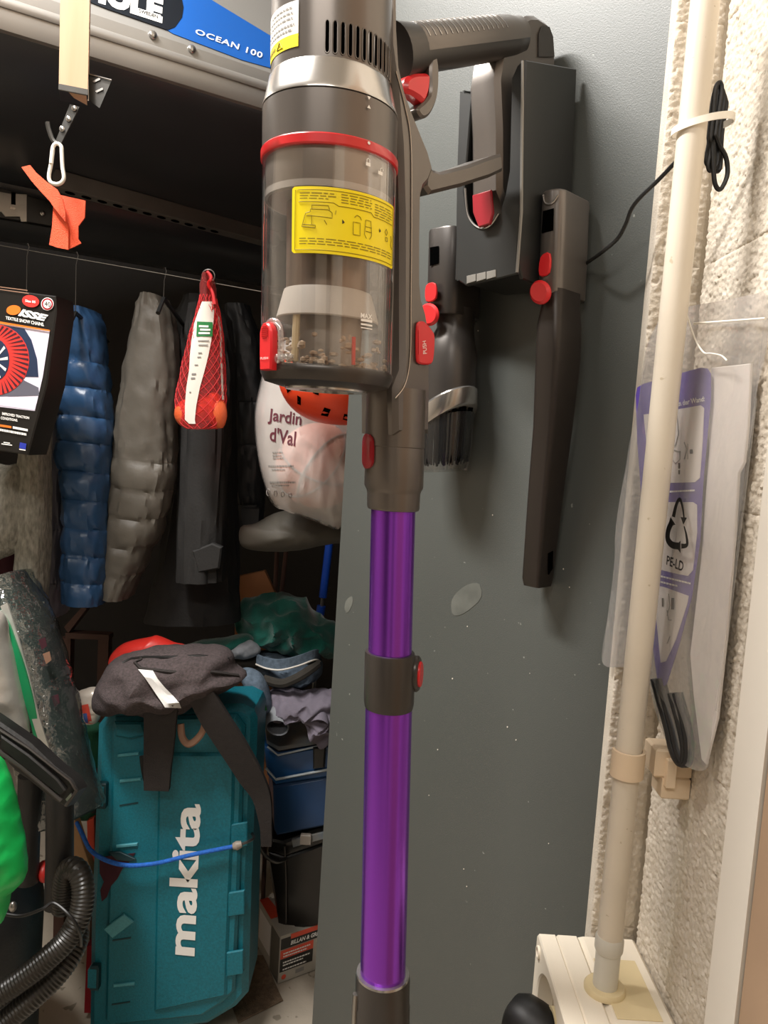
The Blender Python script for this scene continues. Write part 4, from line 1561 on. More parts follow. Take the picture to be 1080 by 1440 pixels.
# ------------------------------------------------------------------ hanging lath, bracket, carabiner, strap
lb = W(104, 138, 1.0)
lath = thing('wooden_lath', lb, 'pale square wooden lath hanging from the ceiling', 'wood')
la = [V3((.33, -.94, 0)).normalized(), V3((.94, .33, 0)).normalized()]
lt = V3((lb.x - .004, lb.y, 2.515))
hw = .0165
MB().prism([lb + la[1] * -hw + la[0] * -hw, lb + la[1] * hw + la[0] * -hw, lb + la[1] * hw + la[0] * hw, lb + la[1] * -hw + la[0] * hw], lt - lb, .0015).build('post', 'wood_pale', lath)
MB().prism([lb + UP * -.0005 + la[1] * -hw * 1.02 + la[0] * -hw * 1.02, lb + la[1] * hw * 1.02 + la[0] * -hw * 1.02, lb + la[1] * hw * 1.02 + la[0] * hw * 1.02, lb + la[1] * -hw * 1.02 + la[0] * hw * 1.02], UP * .008, .0008).build('end_cap', 'steel_dark', lath)
br_ = thing('angle_bracket', W(126, 140, .995), 'punched steel angle bracket screwed to the lath end', 'bracket')
bs0 = [(124, 104), (157, 113), (140, 152), (124, 140)]
MB().prism([W(x, y, 1.005) for x, y in bs0], EY * .002).build('gusset', 'steel_dark', br_)
MB().tube([W(124, 142, 1.003), W(124, 104, 1.003), W(157, 113, 1.003)], .0011, 6).build('flange_edge', 'silver', br_)
MB().prism([W(x, y, .992) for x, y in ((98, 146), (112, 150), (86, 202), (78, 198))], EY * .002, .0004).build('arm', 'steel_dark', br_)
for x, y in ((104, 152), (96, 167), (87, 181)):
    MB().blob(W(x, y, .990), .0035, .0012, .0035, 10).build('screw_head', 'silver', br_)
MB().tube(path([(67, 172), (69, 182), (74, 196), (80, 203)], 5, .993), .0030, 6).build('hook', 'steel_dark', br_)
for x, y, r in ((134, 114, 4), (138, 128, 4)):
    MB().prism([W(x - r, y, 1.003), W(x + 6, y - 5, 1.003), W(x + 7, y - 2, 1.003), W(x - r + 2, y + 2, 1.003)], EY * .001).build('slot', 'silver', br_)
cb = thing('carabiner', W(78, 258, .99), 'white spring hook hanging from the bracket', 'carabiner')
MB().tube(path([(80, 202), (86, 206), (87, 216), (88, 235), (90, 250), (86, 257), (79, 259), (71, 256), (69, 247), (72, 230), (74, 214), (75, 206)], 5, .99, True), .0024, 10, closed=True).build('ring', 'white_coat', cb)
MB().tube(path([(74, 210), (72, 230)], 2, .9885), .0026, 8).build('gate', 'white_coat', cb)
strap = thing('orange_strap', W(92, 350, 1.02), 'orange webbing strap hung over the hinge block', 'strap')


def ribbon(pts, wpx, th=.0015, axis=None, sub=5):
    """flat webbing; pts (x, y, Y); wpx widths in metres"""
    P = catmull([W(*p) for p in pts], False, sub)
    n = len(P)
    ws = wpx if isinstance(wpx, (list, tuple)) else [wpx] * len(pts)
    rings = []
    for i, p in enumerate(P):
        t = (P[min(n - 1, i + 1)] - P[max(0, i - 1)]).normalized()
        k = i / (n - 1) * (len(ws) - 1)
        w = ws[int(k)] + (ws[min(len(ws) - 1, int(k) + 1)] - ws[int(k)]) * (k - int(k))
        v = (p - CAM).normalized()
        if axis is not None:
            s_ = V3(axis).normalized()
        else:
            s_ = t.cross(V3((0, 1, 0))).normalized()
        nn = t.cross(s_).normalized()
        rings.append([p - s_ * w / 2 - nn * th / 2, p + s_ * w / 2 - nn * th / 2, p + s_ * w / 2 + nn * th / 2, p - s_ * w / 2 + nn * th / 2])
    return MB().loft(rings)


MB().prism([W(x, y, 1.012) for x, y in ((30, 235), (42, 232), (50, 242), (66, 256), (80, 266), (88, 280), (92, 300), (92, 312), (76, 292), (70, 283), (56, 268), (44, 254))], EY * .002).build('tail', 'orange_web', strap, smooth=0)
MB().prism([W(x, y, 1.018) for x, y in ((75, 288), (92, 308), (96, 320), (96, 351), (80, 348), (69, 344), (73, 320))], EY * .002).build('front_loop', 'orange_web', strap, smooth=0)
MB().prism([W(x, y, 1.022) for x, y in ((84, 274), (120, 282), (119, 306), (110, 318), (110, 336), (114, 342), (104, 347), (94, 351), (92, 300))], EY * .002).build('back_loop', 'orange_web', strap, smooth=0)

# ------------------------------------------------------------------ clothes line and hanging clothes
cl = MB().tube([W(-60, 335, 1.375), W(0, 345, 1.38), W(200, 380, 1.39), W(395, 415, 1.40), W(560, 445, 1.41)], .0007, 6).build('clothes_line', 'rope')
tag(cl, 'thin pale clothes line stretched across above the jackets', 'line')


def hanger(x, yl, ys, Y, half, label):
    h = thing('clothes_hanger', W(x, ys, Y), label, 'hanger', 'hangers on the clothes line')
    MB().tube([W(x, yl - 8, Y), W(x + 2, yl - 10, Y), W(x + 4, yl - 5, Y), W(x + 1, yl + 8, Y), W(x, ys, Y)], .0007, 6).build('hook', 'steel_dark', h)
    c = W(x, ys, Y)
    MB().tube([c + V3((0, -half * .3, -.03)), c, c + V3((0, half * 1.6, -.03))], .004, 8).build('shoulder_bar', 'black_plastic', h)
    return h


for x, yl, ys, Y, lb_ in ((37, 352, 425, 1.38, 'wire hanger above the grey knit sweater'), (106, 364, 440, 1.385, 'wire hanger above the blue padded jacket'), (230, 386, 420, 1.392, 'wire hanger above the grey quilted jacket')):
    hanger(x, yl, ys, Y, .10, lb_)


def cloth(name, label, parts, Y):
    pass


# blue puffer jacket
bj = thing('puffer_jacket', W(120, 850, 1.48), 'shiny blue padded jacket hanging by its sleeve side', 'jacket')
sleeve([(436, 112, 132), (455, 106, 142), (500, 97, 148), (560, 88, 154), (600, 82, 157), (650, 84, 156), (700, 92, 152), (780, 92, 152), (830, 90, 150), (846, 94, 146)], 1.46, .052,
       seams=(512, 548, 587, 623, 664, 703, 742, 780, 817), amp=.0042, freq=50, puff=.26, seed=2, sag=3, tilt=.1).build('sleeve', 'blue_nylon', bj, fix=True)
# slate jacket seen as one sleeve
sj = thing('slate_jacket', W(80, 866, 1.50), 'slate grey jacket sleeve hanging between grey sweater and blue jacket', 'jacket')
sleeve([(440, 84, 112), (560, 74, 106), (640, 70, 104), (742, 70, 102), (820, 66, 96), (850, 60, 96), (864, 64, 90)], 1.53, .045, seams=(742, 816), amp=.004, freq=30, puff=.12, seed=5).build('sleeve', 'slate_nylon', sj, fix=True)
# grey quilted jacket
gj = thing('quilted_jacket', W(200, 836, 1.50), 'brown-grey quilted jacket with narrow stitched bands', 'jacket')
sleeve([(418, 205, 232), (440, 196, 242), (480, 186, 250), (540, 176, 250), (600, 164, 246), (660, 158, 246), (700, 155, 238), (740, 152, 228), (780, 150, 208), (820, 148, 190), (838, 150, 182)], 1.50, .055,
       seams=(645, 683, 722, 762, 800), amp=.0042, freq=36, puff=.13, seed=6, wr=.6, sag=-6, tilt=.14).build('sleeve', 'grey_nylon', gj, fix=True)
# black coat
bc_ = thing('black_coat', W(270, 876, 1.58), 'long black cloth coat hanging behind the red net bag', 'coat')
sleeve([(420, 262, 300), (450, 244, 322), (520, 246, 332), (620, 250, 330), (700, 244, 330), (780, 226, 332), (840, 212, 336), (872, 204, 338)], 1.66, .06, amp=.007, freq=24, seed=9, wr=.3).build('body', 'black_cloth', bc_, fix=True)
sleeve([(430, 268, 300), (480, 256, 318), (560, 254, 324), (620, 254, 322), (700, 252, 318), (780, 251, 313), (816, 252, 312)], 1.545, .042, amp=.007, freq=28, seed=11, wr=.3).build('sleeve', 'black_cloth', bc_, fix=True)
cu_ = MB().prism([W(x, y, 1.497) for x, y in ((270, 775), (298, 764), (312, 770), (308, 800), (278, 806))], EY * .02, .003).build('cuff_tab', 'black_cloth', bc_)
# dark padded jacket at the right
dj = thing('padded_jacket', W(350, 742, 1.62), 'dark padded jacket hanging beside the white carrier bag', 'jacket')
sleeve([(430, 318, 350), (480, 322, 366), (600, 330, 374), (680, 330, 372), (742, 332, 368)], 1.79, .045, seams=(566, 625, 708), amp=.004, puff=.15, seed=13).build('sleeve', 'black_nylon', dj, fix=True)
MB().box(W(352, 728, 1.735), .020, .006, .024, ch=.003).build('cuff', 'black_nylon', dj)
MB().blob(W(351, 745, 1.725), .004, .004, .006, 10).build('snap', 'silver', dj)
# grey knit sweater with maroon garment behind
ks = thing('knit_sweater', W(40, 884, 1.38), 'light grey knitted sweater sleeve hanging under the snow chain pack', 'sweater')
sleeve([(432, 28, 66), (480, 24, 70), (560, 30, 72), (640, 32, 67), (660, 30, 67), (760, 26, 67), (840, 22, 63), (882, 20, 59)], 1.40, .035, amp=.003, freq=25, seed=15).build('sleeve', 'knit_grey', ks, fix=True)
inflate([(-30, 660), (10, 655), (34, 660), (38, 740), (30, 770), (5, 785), (-40, 790)], 1.38, .03, .03, amp=.006, freq=16, seed=17).build('body', 'knit_grey', ks, fix=True)
MB().prism([W(x, y, 1.361) for x, y in ((21, 848), (62, 846), (59, 884), (19, 884))], EY * .004, .001).build('cuff', 'knit_grey', ks)
mg = inflate([(-20, 770), (26, 775), (26, 880), (16, 910), (-20, 900)], 1.47, .02, .02, amp=.004, seed=18).build('maroon_shirt', 'maroon', fix=True)
tag(mg, 'dark maroon shirt glimpsed behind the grey sweater', 'shirt')

# ------------------------------------------------------------------ snow chain pack
sp = thing('snow_chain_pack', W(30, 655, 1.22), 'black cardboard pack of red textile snow chains hanging at left', 'package')
SPo = W(40, 520, 1.22)
SPn = V3((-.12, -1, .0)).normalized()


def SPp(px, py, off=0):
    return onplane(px, py, SPo + SPn * off, SPn)


MB().prism([SPp(x, y) for x, y in ((-60, 398), (78, 416), (79, 440), (66, 540), (39, 640), (-60, 625))], -SPn * .055, .002).build('carton', 'pack_black', sp)


def spoly(px, off, name, m, par=sp):
    return MB().prism([SPp(x, y, off) for x, y in px], -SPn * .0005).build(name, m, par, smooth=0)


ph = spoly([(-60, 438), (0, 453), (70, 465), (60, 530), (49, 578), (-60, 565)], .0008, 'photo_print', 'pack_sky')
spoly([(-60, 562), (49, 577), (51, 568), (-60, 540)], .0012, 'print_ground', 'pack_sky', ph)
spoly([(-60, 530), (30, 533), (54, 545), (55, 556), (-60, 560)], .0013, 'print_road', 'slate_nylon', ph)
spoly([(-60, 446), (14, 459), (34, 462), (44, 478), (52, 505), (54, 530), (-60, 528)], .0014, 'print_car', 'pack_navy', ph)
mb = MB()
cx, cy = -8, 506
ell = lambda t, rx, ry: (cx + rx * math.cos(t), cy + ry * math.sin(t))
spoly([ell(2 * PI * k / 28, 49, 50) for k in range(28)], .0018, 'print_tyre', 'pack_red', ph)
spoly([ell(2 * PI * k / 24, 21, 30) for k in range(24)], .0024, 'print_rim', 'pack_navy', ph)
mb = MB()
for k in range(26):
    t = -1.9 + k * .145
    a, b = ell(t, 24, 33), ell(t + .12, 48, 49)
    c_, d_ = ell(t + .022, 24, 33), ell(t + .19, 48, 49)
    mb.add([SPp(*a, .0023), SPp(*b, .0023), SPp(*d_, .0023)], [(0, 1, 2)])
mb.build('print_ribs', 'maroon', ph, smooth=0)
mb = MB()
for k in range(5):
    t = -1.4 + k * .62
    a, b, c_, d_ = ell(t, 4, 6), ell(t, 19, 28), ell(t + .16, 19, 28), ell(t + .3, 4, 6)
    mb.add([SPp(*p, .0030) for p in (a, b, c_, d_)], [(0, 1, 2, 3)])
mb.build('print_spokes', 'sticker_white', ph, smooth=0)
spoly([(-60, 440), (0, 452), (70, 464), (70, 466), (0, 455), (-60, 443)], .0030, 'orange_rule', 'pack_orange', ph)
text('lettering', 'ISSE', quadmap(SPp(25, 444, .0022), SPp(64, 452, .0022), SPp(30, 434, .0022), SPp(68, 443, .0022)), 'print_white', sp, bold=.05, shear=.15)
text('lettering', 'TEXTILE SNOW CHAINS.', quadmap(SPp(8, 449, .0022), SPp(62, 459, .0022), SPp(8, 444.5, .0022), SPp(62, 454, .0022)), 'print_white', sp, bold=.02)
spoly([(19 + 10 * math.cos(t) + 1.5 * math.sin(t), 436 + 6.8 * math.sin(t) - 1.5 * math.cos(t)) for t in [2 * PI * k / 20 for k in range(20)]], .0022, 'logo_disc', 'pack_orange')
spoly([(43 + 12 * math.cos(t), 423.5 + 8.5 * math.sin(t) + 1.2 * math.cos(t)) for t in [2 * PI * k / 24 for k in range(24)]], .0022, 'size_sticker', 'pack_red')
text('lettering', 'Size 85', quadmap(SPp(35.5, 424.5, .0030), SPp(50, 426.5, .0030), SPp(35.5, 421, .0030), SPp(50, 423, .0030)), 'print_white', sp, bold=.02)
for rr, m_, of in ((8.8, 'print_white', .0022), (8.0, 'dark_red', .0026), (5.8, 'print_white', .0030)):
    spoly([(66.5 + rr * math.cos(t), 427.5 + rr * 1.03 * math.sin(t)) for t in [2 * PI * k / 24 for k in range(24)]], of, 'speed_sign', m_)
text('lettering', '40', quadmap(SPp(62.5, 430, .0036), SPp(71, 431.5, .0036), SPp(62.5, 423.5, .0036), SPp(71, 425, .0036)), 'print_dark', sp)
spoly([(28, 622), (37, 624), (36, 632), (27, 630)], .0022, 'flag_print', 'pack_blue')
text('lettering', 'IMPROVED TRACTION', quadmap(SPp(3, 583.5, .0022), SPp(41, 589.5, .0022), SPp(3, 579.5, .0022), SPp(41, 586, .0022)), 'print_white', sp, bold=.03)
text('lettering', 'CONDITIONS.', quadmap(SPp(1, 589.5, .0022), SPp(25, 593, .0022), SPp(1, 585.5, .0022), SPp(25, 589.5, .0022)), 'print_white', sp, bold=.03)
q_ = lambda a, b, c_, d_: quadmap(SPp(*a, .0022), SPp(*b, .0022), SPp(*c_, .0022), SPp(*d_, .0022))
bars('orange_print', [(0, 1, .5, .9)], q_((0, 600), (16, 602.5), (0, 596.5), (16, 599)), 'pack_orange', sp, 1, False)
bars('small_print', [(0, 1, .5, .8)], q_((18, 603), (39, 607), (18, 599), (39, 603)), 'print_white', sp, 2, False)
bars('small_print', [(0, 1, .5, .8)], q_((-2, 606), (37, 613), (-2, 602), (37, 609)), 'print_white', sp, 3)
bars('small_print', [(0, 1, .2, .3), (.2, .8, .75, .3)], q_((2, 625), (17, 627), (2, 620.5), (17, 622.5)), 'print_white', sp, 4, False)
bars('small_print', [(0, 1, .5, .8)], q_((27, 632.5), (36, 634), (27, 630.8), (36, 632.3)), 'print_white', sp, 5, False)
bars('small_print', [(0, 1, .2, .2), (0, 1, .8, .2)], q_((-2, 408), (41, 414), (-2, 402), (38, 407)), 'tan_leather', sp, 6, False)

# ------------------------------------------------------------------ red net bag with fruit
nb = thing('net_bag', W(285, 605, 1.30), 'red net bag with white label hanging from the clothes line', 'net bag')
nrows = [(388, 288, 298), (396, 286, 300), (404, 283, 302), (420, 283, 302), (440, 278, 308), (480, 266, 313), (520, 256, 316), (560, 248, 317), (585, 248, 317), (600, 256, 312), (604, 268, 300)]
nbm = sleeve(nrows, 1.395, .032, amp=.0012, freq=40, seed=21, step=5)
film = nbm.build('net_film', 'net_film', nb, fix=True)
seg = 48
nr = len(nbm.v) // seg
mb = MB()
for k in range(0, seg, 3):
    for sgn in (1, -1):
        P = [nbm.v[r * seg + (k + sgn * r * 1) % seg] for r in range(6, nr - 1)]
        c = W(285, 540, 1.395)
        mb.tube([p + (p - V3((c.x, c.y, p.z))).normalized() * .0006 for p in P], .0006, 4)
tag(mb.build('mesh', 'net_red', nb), kind='stuff')
bv = nbm.bvh()
lab = [(424, 284, 302), (440, 278, 301), (455, 273, 300), (480, 269, 297), (500, 267, 293), (520, 266, 288), (545, 262, 281), (570, 260, 276), (590, 260, 274), (596, 266, 275)]
rws = []
for y, a, b in lab:
    rws.append([(on(bv, a + (b - a) * i / 8, y, .0020) or W(a + (b - a) * i / 8, y, 1.33)) for i in range(9)])
lbl = MB().loft(rws, cap=False, closed=False).build('label', 'label_white', nb)
patch(decal(bv, ((276, 473), (299, 473), (277, 452), (299, 453)), 1.33, .003), 8, 6).build('green_print', 'label_green', lbl)
bars('small_print', [(.1, .8, .75, .16), (.2, .95, .48, .16), (.1, .9, .2, .16)], decal(bv, ((277, 472), (297, 472), (278, 454), (297, 455)), 1.33, .0038), 'print_white', lbl, 3, False)
bars('small_print', [(.1, .9, .95, .02), (.2, .9, .88, .02), (.3, .6, .75, .02), (.3, .6, .68, .02), (.2, .5, .55, .02), (.1, .5, .4, .03), (.1, .5, .33, .03), (.2, .4, .1, .02)], decal(bv, ((262, 560), (274, 560), (277, 475), (297, 475)), 1.33, .003), 'print_grey', lbl, 3, False)
rws = [[(on(bv, x + d, y, .0016) or W(x + d, y, 1.36)) for d in (-1.6, 1.2)] for x, y in ((304, 430), (308, 450), (311, 470), (311, 490), (312, 520), (313, 550), (314, 562))]
MB().loft(rws, cap=False, closed=False).build('seam', 'label_white', nb)
MB().tube(catmull([W(293 + 9 * math.cos(t), 388 + 9 * math.sin(t), 1.39) for t in [2 * PI * k / 12 for k in range(12)]], True, 3), .0010, 6, closed=True).build('ring', 'steel', nb)
MB().tube(catmull([W(x, y, 1.375) for x, y in ((291, 382), (297, 390), (293, 400), (299, 412), (302, 428))], False, 4), .003, 8).build('knot', 'net_red', nb)
for i, (x, y, a, b, Y) in enumerate(((261, 581, .020, .024, 1.385), (283, 574, .022, .026, 1.382), (304, 577, .019, .033, 1.385))):
    fo = MB().blob(W(x, y, Y), a, .018, b, 22, amp=.05, freq=20, seed=i, axes=(V3((1, 0, .25 * (i == 2))).normalized(), EY, V3((-.25 * (i == 2), 0, 1)).normalized())).build('fruit', 'fruit_orange')
    tag(fo, ['orange fruit at the left corner of the net bag', 'round orange fruit behind the label strip in net bag', 'long orange fruit at the right corner of the net bag'][i], 'fruit', 'fruit in the net bag')

# ------------------------------------------------------------------ white carrier bag, ball, helmet
wb = thing('carrier_bag', W(430, 745, 1.36), 'white translucent printed carrier bag hanging under the orange helmet', 'bag')
bmesh_ = inflate([(380, 500), (420, 470), (480, 470), (530, 500), (545, 600), (530, 690), (500, 725), (476, 745), (464, 742), (440, 732), (410, 722), (386, 712), (374, 690), (362, 640), (358, 590), (364, 548)],
                 1.40, .085, .08, amp=.010, freq=20, K=16, n=120, seed=23, sx=1.6, sz=.45, pw=2.6)
bmesh_.build('bag_film', 'bag_milky', wb, fix=True)
bvb = bmesh_.bvh()
text('lettering', 'Jardin', decal(bvb, ((376, 596), (423, 604), (378, 574), (425, 581)), 1.32), 'brown_print', wb, bold=.02)
text('lettering', "d'Val", decal(bvb, ((379, 620), (415, 628), (380, 600), (417, 606)), 1.32), 'brown_print', wb, bold=.02)
bars('small_print', [(.25, .55, .93, .03), (.25, .5, .86, .03), (.25, .55, .8, .03), (.1, .85, .62, .04), (.2, .6, .54, .03), (.1, .9, .25, .04), (.15, .7, .18, .03)], decal(bvb, ((376, 694), (420, 694), (370, 632), (420, 632)), 1.32), 'print_grey', wb, 9)
mb = MB()
fdc = decal(bvb, ((374, 700), (412, 702), (374, 684), (412, 692)), 1.32)
for k in range(4):
    mb.tube([fdc(.08 + .27 * k + .06 * math.cos(t), .5 + .32 * math.sin(t)) for t in [2 * PI * i / 10 for i in range(10)]], .0006, 4, closed=True)
tag(mb.build('care_marks', 'print_grey', wb), kind='stuff')
bc2 = W(448, 655, 1.40)
ball = thing('play_ball', bc2 - UP * .075, 'pale pink ball with grey lines inside the white carrier bag', 'ball')
MB().blob(bc2, .078, .07, .078, 36).build('shell', 'ball_pink', ball)
mb = MB()
for ax in (V3((.3, -.5, .8)), V3((-.6, -.6, .5)), V3((.8, -.4, -.45))):
    ax.normalize()
    u = ax.cross(UP).normalized()
    w = ax.cross(u)
    c = bc2 + ax * .02
    mb.tube([c + V3((d.x * .077, d.y * .069, d.z * .077)) for d in [(u * math.cos(t) + w * math.sin(t)) for t in [2 * PI * k / 40 for k in range(40)]]], .0016, 6, closed=True)
mb.build('seam_line', 'ball_line', ball)
hc_ = W(478, 528, 1.23)
hel = thing('helmet', hc_ - UP * .085, 'orange sports helmet with square vents hanging upside down on the carrier bag', 'helmet')
rings = []
for k in range(13):
    t = PI / 2 * k / 12
    r, z = math.cos(t) ** .8 if k < 12 else .02, -math.sin(t)
    rings.append([hc_ + V3((math.cos(a) * .098 * max(r, .02), math.sin(a) * .085 * max(r, .02), z * .078)) for a in [2 * PI * i / 48 for i in range(48)]])
rings.insert(0, [p + UP * .02 for p in rings[0]])
hm = MB().loft(rings)
hm.build('shell', 'helmet_orange', hel, fix=True)
bvh_ = hm.bvh()
for qd in (((404, 553), (409, 549), (407, 543), (402, 545)), ((418, 556), (423, 559), (423, 570), (418, 568)), ((456, 573), (465, 576), (461, 586), (451, 584)), ((484, 582), (492, 584), (490, 592), (482, 590)), ((440, 546), (449, 549), (448, 556), (440, 553))):
    P = [on(bvh_, x, y, .0012) for x, y in qd]
    if all(p is not None for p in P):
        MB().add(P, [(0, 1, 2, 3)]).build('vent', 'hole_black', hel, smooth=0)
MB().tube([rings[0][k] for k in range(48)], .003, 6, closed=True).build('rim_edge', 'helmet_orange', hel)
# beige bag below
bb = inflate([(338, 742), (360, 735), (400, 718), (470, 720), (520, 740), (500, 760), (460, 766), (420, 774), (370, 776), (340, 768)], 1.52, .06, .06, amp=.006, seed=25).build('beige_holdall', 'beige_bag', fix=True)
tag(bb, 'dull beige padded bag hanging below the white carrier bag', 'bag')

# ================================================================== FLOOR STACK
# tool case
CY = 1.44


def CP(px, py, off=0.0):
    return W(px, py, CY - off)


cs = thing('tool_case', W(240, 1448, CY), 'tall teal plastic power tool case standing on end', 'tool case')
case_px = [(150, 1004), (164, 996), (340, 992), (356, 1000), (361, 1012), (358, 1100), (352, 1250), (348, 1400), (330, 1420), (290, 1444), (140, 1462), (124, 1452), (126, 1300), (132, 1150), (136, 1022)]
MB().prism([CP(x, y) for x, y in case_px], EY * .13, .012).build('lower_shell', 'teal', cs)
flt = MB().prism([CP(x, y, .012) for x, y in ((160, 1010), (332, 1006), (344, 1022), (341, 1100), (336, 1250), (330, 1395), (312, 1412), (284, 1430), (156, 1444), (147, 1436), (150, 1300), (155, 1150), (156, 1026))], EY * .022, .006).build('upper_shell', 'teal', cs)
MB().prism([CP(x, y, .018) for x, y in ((222, 1060), (330, 1060), (328, 1150), (322, 1290), (318, 1402), (216, 1424), (218, 1290), (221, 1150))], EY * .014, .005).build('raised_panel', 'teal', cs)
# stiffening bars
for x, y in ((183, 1098), (178, 1190), (174, 1386), (180, 1062)):
    w, sl_ = 15, -3
    MB().prism([CP(x - w, y + 3, .016) - 0 * EY, CP(x + w, y + 3 + sl_, .016), CP(x + w, y - 1 + sl_, .016), CP(x - w, y - 1, .016)], EY * .006, .001).build('stiffener', 'teal_light', cs)
for x, y in ((181, 1132), (171, 1322), (170, 1412), (330, 1284), (330, 1368)):
    w = 13
    MB().prism([CP(x - w, y + 2, .0130), CP(x + w, y - 2, .0130), CP(x + w, y - 4, .0130), CP(x - w, y, .0130)], EY * .003).build('groove', 'teal_dark', cs)
for x, y in ((336, 1160), (332, 1256), (330, 1340)):
    w = 12
    MB().prism([CP(x - w, y + 34, .0165), CP(x + w, y + 30, .0165), CP(x + w, y - 4, .0165), CP(x - w, y, .0165)], EY * .006, .002).build('corner_step', 'teal', cs)
for px_ in ([(288, 1020), (290, 1120)],):
    pass
MB().prism([CP(x, y, .022) for x, y in ((160, 1016), (200, 1016), (206, 1034), (182, 1040), (162, 1036))], EY * .012, .004).build('handle_shoulder', 'teal', cs)
MB().prism([CP(x, y, .017) for x, y in ((145, 1307), (174, 1286), (188, 1297), (158, 1320))], EY * .006, .0015).build('wedge', 'teal_light', cs)
# dent with exposed dark core
MB().prism([CP(x, y, .0138) for x, y in ((140, 1206), (190, 1200), (182, 1212), (172, 1222), (165, 1236), (156, 1246), (150, 1262), (143, 1268), (141, 1252), (146, 1240), (140, 1228))], EY * .002).build('carry_recess', 'maroon', cs)
MB().prism([CP(x, y, .019) for x, y in ((152, 1199), (168, 1198), (190, 1208), (184, 1212), (164, 1210))], EY * .006, .001).build('recess_lip', 'teal_dark', cs)
for y0 in (1103, 1358):
    xx = 142 if y0 < 1200 else 132
    c_ = CP(xx, y0 + 14, .006)
    la_ = MB().box(c_, .0085, .010, .022, ch=.003).build('latch', 'teal', cs)
    MB().box(c_ + V3((.004, -.002, 0)), .0085, .007, .026, ch=.002).build('latch_gap', 'teal_dark', la_)
MB().tube(path([(203, 1062, 1.425), (206, 1085, 1.415), (210, 1100, 1.42)], 4), .010, 10).build('carry_handle', 'black_rubber', cs)
text('lettering', 'makita', quadmap(CP(274, 1345, .0195), CP(283, 1131, .0195), CP(234, 1341, .0195), CP(243, 1130, .0195)), 'print_white', cs, bold=.03)
# bungee cord round the case
bu = thing('bungee_cord', W(330, 1190, CY - .03), 'blue bungee cord stretched across the teal tool case', 'cord')
MB().tube(path([(108, 1157, 1.47), (118, 1178, 1.44), (128, 1196, 1.42), (150, 1210, 1.405), (180, 1217, 1.40), (220, 1214, 1.40), (270, 1202, 1.40), (330, 1190, 1.405)], 5), .0042, 10).build('rope', 'bungee_blue', bu)
MB().tube([W(328, 1190, 1.405), W(333, 1189, 1.405), W(340, 1187, 1.407)], [.006, .0085, .006], 12).build('ferrule', 'bungee_clip', bu)
MB().tube(path([(340, 1187, 1.407), (350, 1183, 1.412), (357, 1178, 1.43), (354, 1172, 1.45)], 4), .0028, 8).build('hook', 'steel_dark', bu)

# backpack draped over the case
bk = thing('backpack', W(240, 1015, 1.40), 'dark speckled backpack with white stripe lying on the tool case', 'backpack')
bkm = inflate([(135, 968), (146, 948), (160, 930), (178, 922), (210, 914), (250, 912), (300, 912), (326, 920), (332, 938), (348, 950), (336, 960), (310, 975), (282, 985), (262, 1000), (240, 1003), (212, 1004), (180, 1000), (150, 1002), (133, 992)],
              1.40, .085, .09, amp=.017, freq=15, K=22, n=130, ridge=.85, seed=31, pw=2.8)
bkm.build('body', 'pack_fabric', bk, fix=True)
bvk = bkm.bvh()
rws = [[(on(bvk, a[0] + (b[0] - a[0]) * i / 5, a[1] + (b[1] - a[1]) * i / 5, .007) or W(a[0], a[1], 1.32)) for i in range(6)] for a, b in (((194, 941), (215, 943)), ((203, 952), (222, 955)), ((212, 965), (232, 967)), ((220, 977), (243, 978)), ((229, 990), (252, 988)), ((232, 995), (255, 996)))]
MB().loft(rws, cap=False, closed=False).build('reflective_stripe', 'reflective', bk)
MB().tube([(on(bvk, x, y, .001) or W(x, y, 1.36)) for x, y in ((172, 932), (185, 926), (205, 924), (240, 924), (280, 922), (322, 926))], .0024, 6).build('zip', 'black_plastic', bk)
MB().tube([(on(bvk, x, y, .001) or W(x, y, 1.36)) for x, y in ((200, 926), (190, 932), (198, 940), (240, 945), (300, 945), (335, 950))], .0035, 6).build('piping', 'strap_black', bk)
ribbon([(228, 985, 1.335), (226, 1010, 1.345), (224, 1050, 1.365), (222, 1080, 1.375), (221, 1110, 1.38)], [.062, .058, .054, .050, .046], .012, axis=(1, 0, .03)).build('shoulder_strap', 'strap_black', bk, fix=True)
ribbon([(284, 978, 1.335), (302, 1010, 1.345), (328, 1050, 1.36), (352, 1090, 1.375), (368, 1120, 1.385), (374, 1160, 1.39), (375, 1188, 1.395)], [.046, .050, .050, .046, .034, .022, .020], .012).build('shoulder_strap', 'strap_black', bk, fix=True)
MB().tube(path([(254, 1018, 1.37), (256, 1036, 1.365), (264, 1046, 1.36), (274, 1042, 1.36), (284, 1030, 1.36), (288, 1018, 1.36)], 5), .0042, 8, flat=1.6).build('leather_loop', 'tan_leather', bk)
rh = inflate([(152, 934), (158, 918), (176, 904), (210, 896), (222, 894), (246, 904), (262, 908), (240, 916), (200, 918), (176, 926), (160, 934)], 1.49, .03, .03, amp=.002, seed=33).build('red_bucket_rim', 'red_pvc', fix=True)
tag(rh, 'glossy red plastic piece showing behind the backpack', 'plastic')
# shelf scraps in the dark behind
shf = thing('shelf_frame', W(120, 930, 1.75), 'dark wooden frame pieces in shadow behind the jackets', 'frame')
MB().prism([W(x, y, 1.72) for x, y in ((90, 882), (116, 853), (122, 856), (96, 890))], EY * .03).build('brace', 'broom_brown', shf)
MB().prism([W(x, y, 1.72) for x, y in ((92, 890), (153, 893), (153, 900), (92, 898))], EY * .03).build('rail', 'broom_brown', shf)
for px_ in (95, 148):
    p_ = W(px_, 896, 1.74)
    MB().box((p_.x, p_.y, p_.z / 2), .012, .012, p_.z / 2).build('leg', 'broom_brown', shf)

